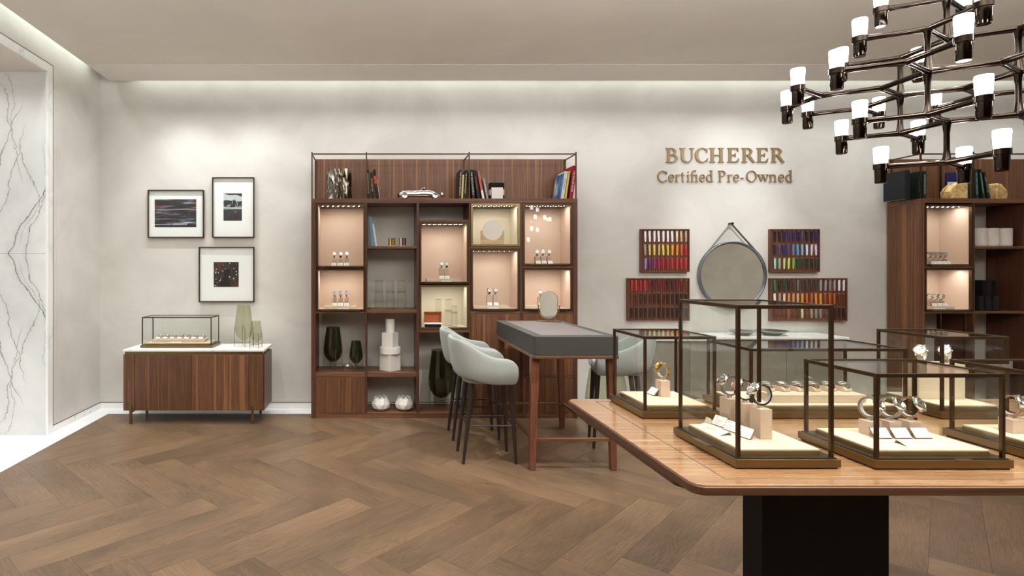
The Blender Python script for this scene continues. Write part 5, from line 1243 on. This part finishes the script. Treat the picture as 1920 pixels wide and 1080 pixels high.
def board(p0,p1,q0,q1,where,px0,dpx,rows,ry):
    x0,x1,z0,z1=X_(p0,YBD),X_(p1,YBD),Z_(q1,YBD),Z_(q0,YBD)
    t=thing('strap_board','walnut board of coloured watch straps, %s of the round mirror'%where,'display board',((x0+x1)/2,YBD,z0),group='walnut strap boards')
    MB().box(x0,x1,YBD+.010,WF-.001,z0,z1).build('board',MAT['walnut_leg'],t,bevel=.001)
    e=.010
    MB().box(x0,x1,YBD-.006,YBD+.010,z0,z0+e).box(x0,x1,YBD-.006,YBD+.010,z1-e,z1).box(x0,x0+e,YBD-.006,YBD+.010,z0+e,z1-e).box(x1-e,x1,YBD-.006,YBD+.010,z0+e,z1-e).build('board_edge',MAT['walnut_leg'],t,bevel=.001)
    n=len(rows[0])
    for c in range(n+1):
        xx=X_(px0+dpx*(c-.5),YBD)
        if x0+e+.004<xx<x1-e-.004: MB().box(xx-.004,xx+.004,YBD+.004,YBD+.010,z0+e,z1-e).build('divider_strip',MAT['walnut_leg'],t)
    for k,(row,rn) in enumerate(zip(rows,('top','middle','bottom'))):
        for c,cn in enumerate(row):
            if cn not in SM:
                SM[cn]=strap_mesh().mesh('strap_band',mat('strap_'+cn.replace(' ','_'),cols[cn],.5))
            ro=thing('watch_strap','%s watch strap, %s in the %s row of the %s board'%(cn,ordn[c],rn,where),'watch strap',(X_(px0+dpx*c,YBD),YBD+.004,Z_(ry[k]+21,YBD)),group='coloured watch straps on the walnut boards')
            ro.rotation_euler=(0,R(random.uniform(-3,2)),0)
            link('strap_band',SM[cn],ro); link('buckle',BUC,ro)
board(1202,1292.7,429.5,510,'upper left',1210.3,8.47,[['white']*7+['cream','tan','taupe'],['taupe','sand','yellow','khaki','yellow','golden','amber','orange','burnt orange','red'],['lilac','purple','plum','magenta','crimson','crimson','red','red','red','red']],(433,458.3,484))
board(1177,1292.7,521.5,601.6,'lower left',1184.8,8.47,[['red','red','crimson','red','burgundy','wine','burgundy','burgundy','maroon','maroon','wine','burgundy','brown'],['brown','chestnut','dark brown','dark brown','maroon','dark brown','black','maroon','black','black','black','black','black'],['black']*13],(525,550.3,576))
board(1445,1537,429.5,510,'upper right',1453.3,8.58,[['dark navy','dark navy','navy','indigo','indigo','navy','slate blue','dark navy','navy','indigo'],['navy','slate blue','indigo','slate blue','steel blue','sky blue','light blue','ice blue','pale grey','lavender white'],['turquoise','sage','pale green','lime','leaf green','forest green','forest green','dark green','dark green','forest green']],(433,458.3,484))
board(1445,1588.3,521.5,602.2,'lower right',1453.3,8.60,[['emerald','dark green','forest green','dark green','charcoal','grey','charcoal','charcoal','charcoal','charcoal','light grey','light grey','stone','light grey','white','white'],['white','taupe','cream','caramel','caramel','tan','amber','burnt orange','cognac','orange','amber','rust','burnt orange','cognac','brown','brown'],['chestnut','brown','brown','rust','brown','chestnut','cream','brown','taupe','stone','stone','brown','stone','dark brown','dark brown','black']],(525,550.3,576))
# ================================================================ oval vanity mirror on the desk
DZ=.982; MX,MY=X_(1029,5.18),5.18
t=thing('vanity_mirror','oval tilting mirror with bronze fork on the bar desk','mirror',(MX,MY,DZ))
MB().add([(-.105,-.035,0),(.100,-.035,0),(.105,.035,0),(-.098,.035,0),(-.105,-.035,.010),(.100,-.035,.010),(.105,.035,.010),(-.098,.035,.010)],[(0,1,2,3),(4,5,6,7),(0,1,5,4),(1,2,6,5),(2,3,7,6),(3,0,4,7)]).build('base_plate',MAT['brass'],t,local=True,bevel=.001)
MB().tube([(0,0,.008),(0,0,.030)],.006,10).build('stem',MAT['brass'],t,local=True)
ov=[]
for i in range(48):
    a=2*math.pi*i/48; ov.append((.079*math.cos(a),.155+(.043 if math.sin(a)>=0 else -.043)+.079*math.sin(a)))
MB().prism([(u*1.03,.155+(v-.155)*1.02) for u,v in ov],-.003,.006).build('mirror_rim',MAT['brass'],t,local=True)
MB().prism(ov,-.005,-.003).build('mirror_disc',MAT['mirror'],t,local=True)
fk=[(-.096,0,.150)]+[(-.096,0,.13)]+[(.096*math.cos(R(a)),0,.122+.096*math.sin(R(a))) for a in range(180,361,12)]+[(.096,0,.13),(.096,0,.150)]
fk=[(x,y,max(z,.028)) for x,y,z in fk]
MB().tube(fk,.0045,8).build('fork',MAT['brass'],t,local=True)
MB().tube([(-.100,0,.146),(-.080,0,.146)],.003,8).tube([(.080,0,.146),(.100,0,.146)],.003,8).build('pivot',MAT['brass'],t,local=True)
t.rotation_euler=(0,0,R(-33))
# ================================================================ chandelier (hexagonal lattice of tubes)
PX,PY_=2.227,2.214; Lc=.195; Zt=[1.877,2.036,2.196,2.355,2.514]
ch=thing('chandelier','black nickel lattice chandelier with white candle bulbs at the upper right','chandelier',(PX,PY_,Zt[0]))
def dv(a): return Vector((math.cos(R(a))*Lc,math.sin(R(a))*Lc,0))
def V3(k,v): return Vector((PX+v.x,PY_+v.y,Zt[k]))
O0=Vector((0,0,0)); NK=MAT['nickel']
cupm=MB().lathe([(0,-.068),(.0185,-.068),(.0205,-.064),(.0215,-.012),(.0255,-.010),(.0255,.010),(.022,.012),(.018,.012)],20).mesh('lamp_cup',NK)
bulbm=MB().lathe([(.0205,.006),(.0225,.03),(.0245,.070),(.0235,.078),(.015,.080),(0,.080)],20).mesh('bulb',MAT['bulb'])
seen=set()
def arm(a,b):
    key=tuple(sorted([tuple(round(c,3) for c in a),tuple(round(c,3) for c in b)]))
    if key in seen: return
    seen.add(key)
    d=(b-a).normalized(); A=[a,a+(b-a)*.25,a+(b-a)*.5,a+(b-a)*.75,b]
    mb=MB().tube(A,.010,12,rs=[.0128,.0105,.0098,.0105,.0128] if True else None)
    m_=(a+b)/2; mb.tube([m_-d*.0018,m_+d*.0018],.0106,12)
    mb.build('arm',NK,ch)
def bulb(k,v):
    p=V3(k,v)-Vector((PX,PY_,Zt[0]))
    c=link('lamp_cup',cupm,ch,loc=p); link('bulb',bulbm,c)
def stem(k0,k1,v): 
    a,b=V3(k0,v),V3(k1,v); h=b-a
    MB().tube([a,a+h*.12,a+h*.3,a+h*.7,a+h*.88,b],.010,12,rs=[.0165,.0125,.0095,.0095,.0125,.0165]).build('stem',NK,ch)
def joint(k,v): MB().lathe([(0,-.0135),(.009,-.011),(.0135,0),(.009,.011),(0,.0135)],12,V3(k,v)).build('joint',NK,ch)
for k in (0,4):
    for a in (150,30,-90): arm(V3(k,O0),V3(k,dv(a))); bulb(k,dv(a))
    joint(k,O0)
for k in (1,3):
    joint(k,O0)
    for a in (90,210,330):
        n_=dv(a); arm(V3(k,O0),V3(k,n_)); joint(k,n_)
        for s_ in (-60,60): arm(V3(k,n_),V3(k,n_+dv(a+s_))); bulb(k,n_+dv(a+s_))
for a in range(30,390,60):
    n_=dv(a); arm(V3(2,n_),V3(2,dv(a+60))); joint(2,n_)
    m_=n_+dv(a); arm(V3(2,n_),V3(2,m_)); joint(2,m_)
    for s_ in (-60,60): arm(V3(2,m_),V3(2,m_+dv(a+s_))); bulb(2,m_+dv(a+s_))
stem(0,1,O0); stem(3,4,O0)
for a in (90,210,330): stem(1,2,dv(a)); stem(2,3,dv(a))
MB().tube([V3(4,O0),(PX,PY_,ZC-.03)],.005,8).build('suspension_rod',NK,ch)
MB().lathe([(0,0),(.06,0),(.065,.004),(.065,.03),(0,.03)],32,(PX,PY_,ZC-.03)).build('ceiling_rose',NK,ch)
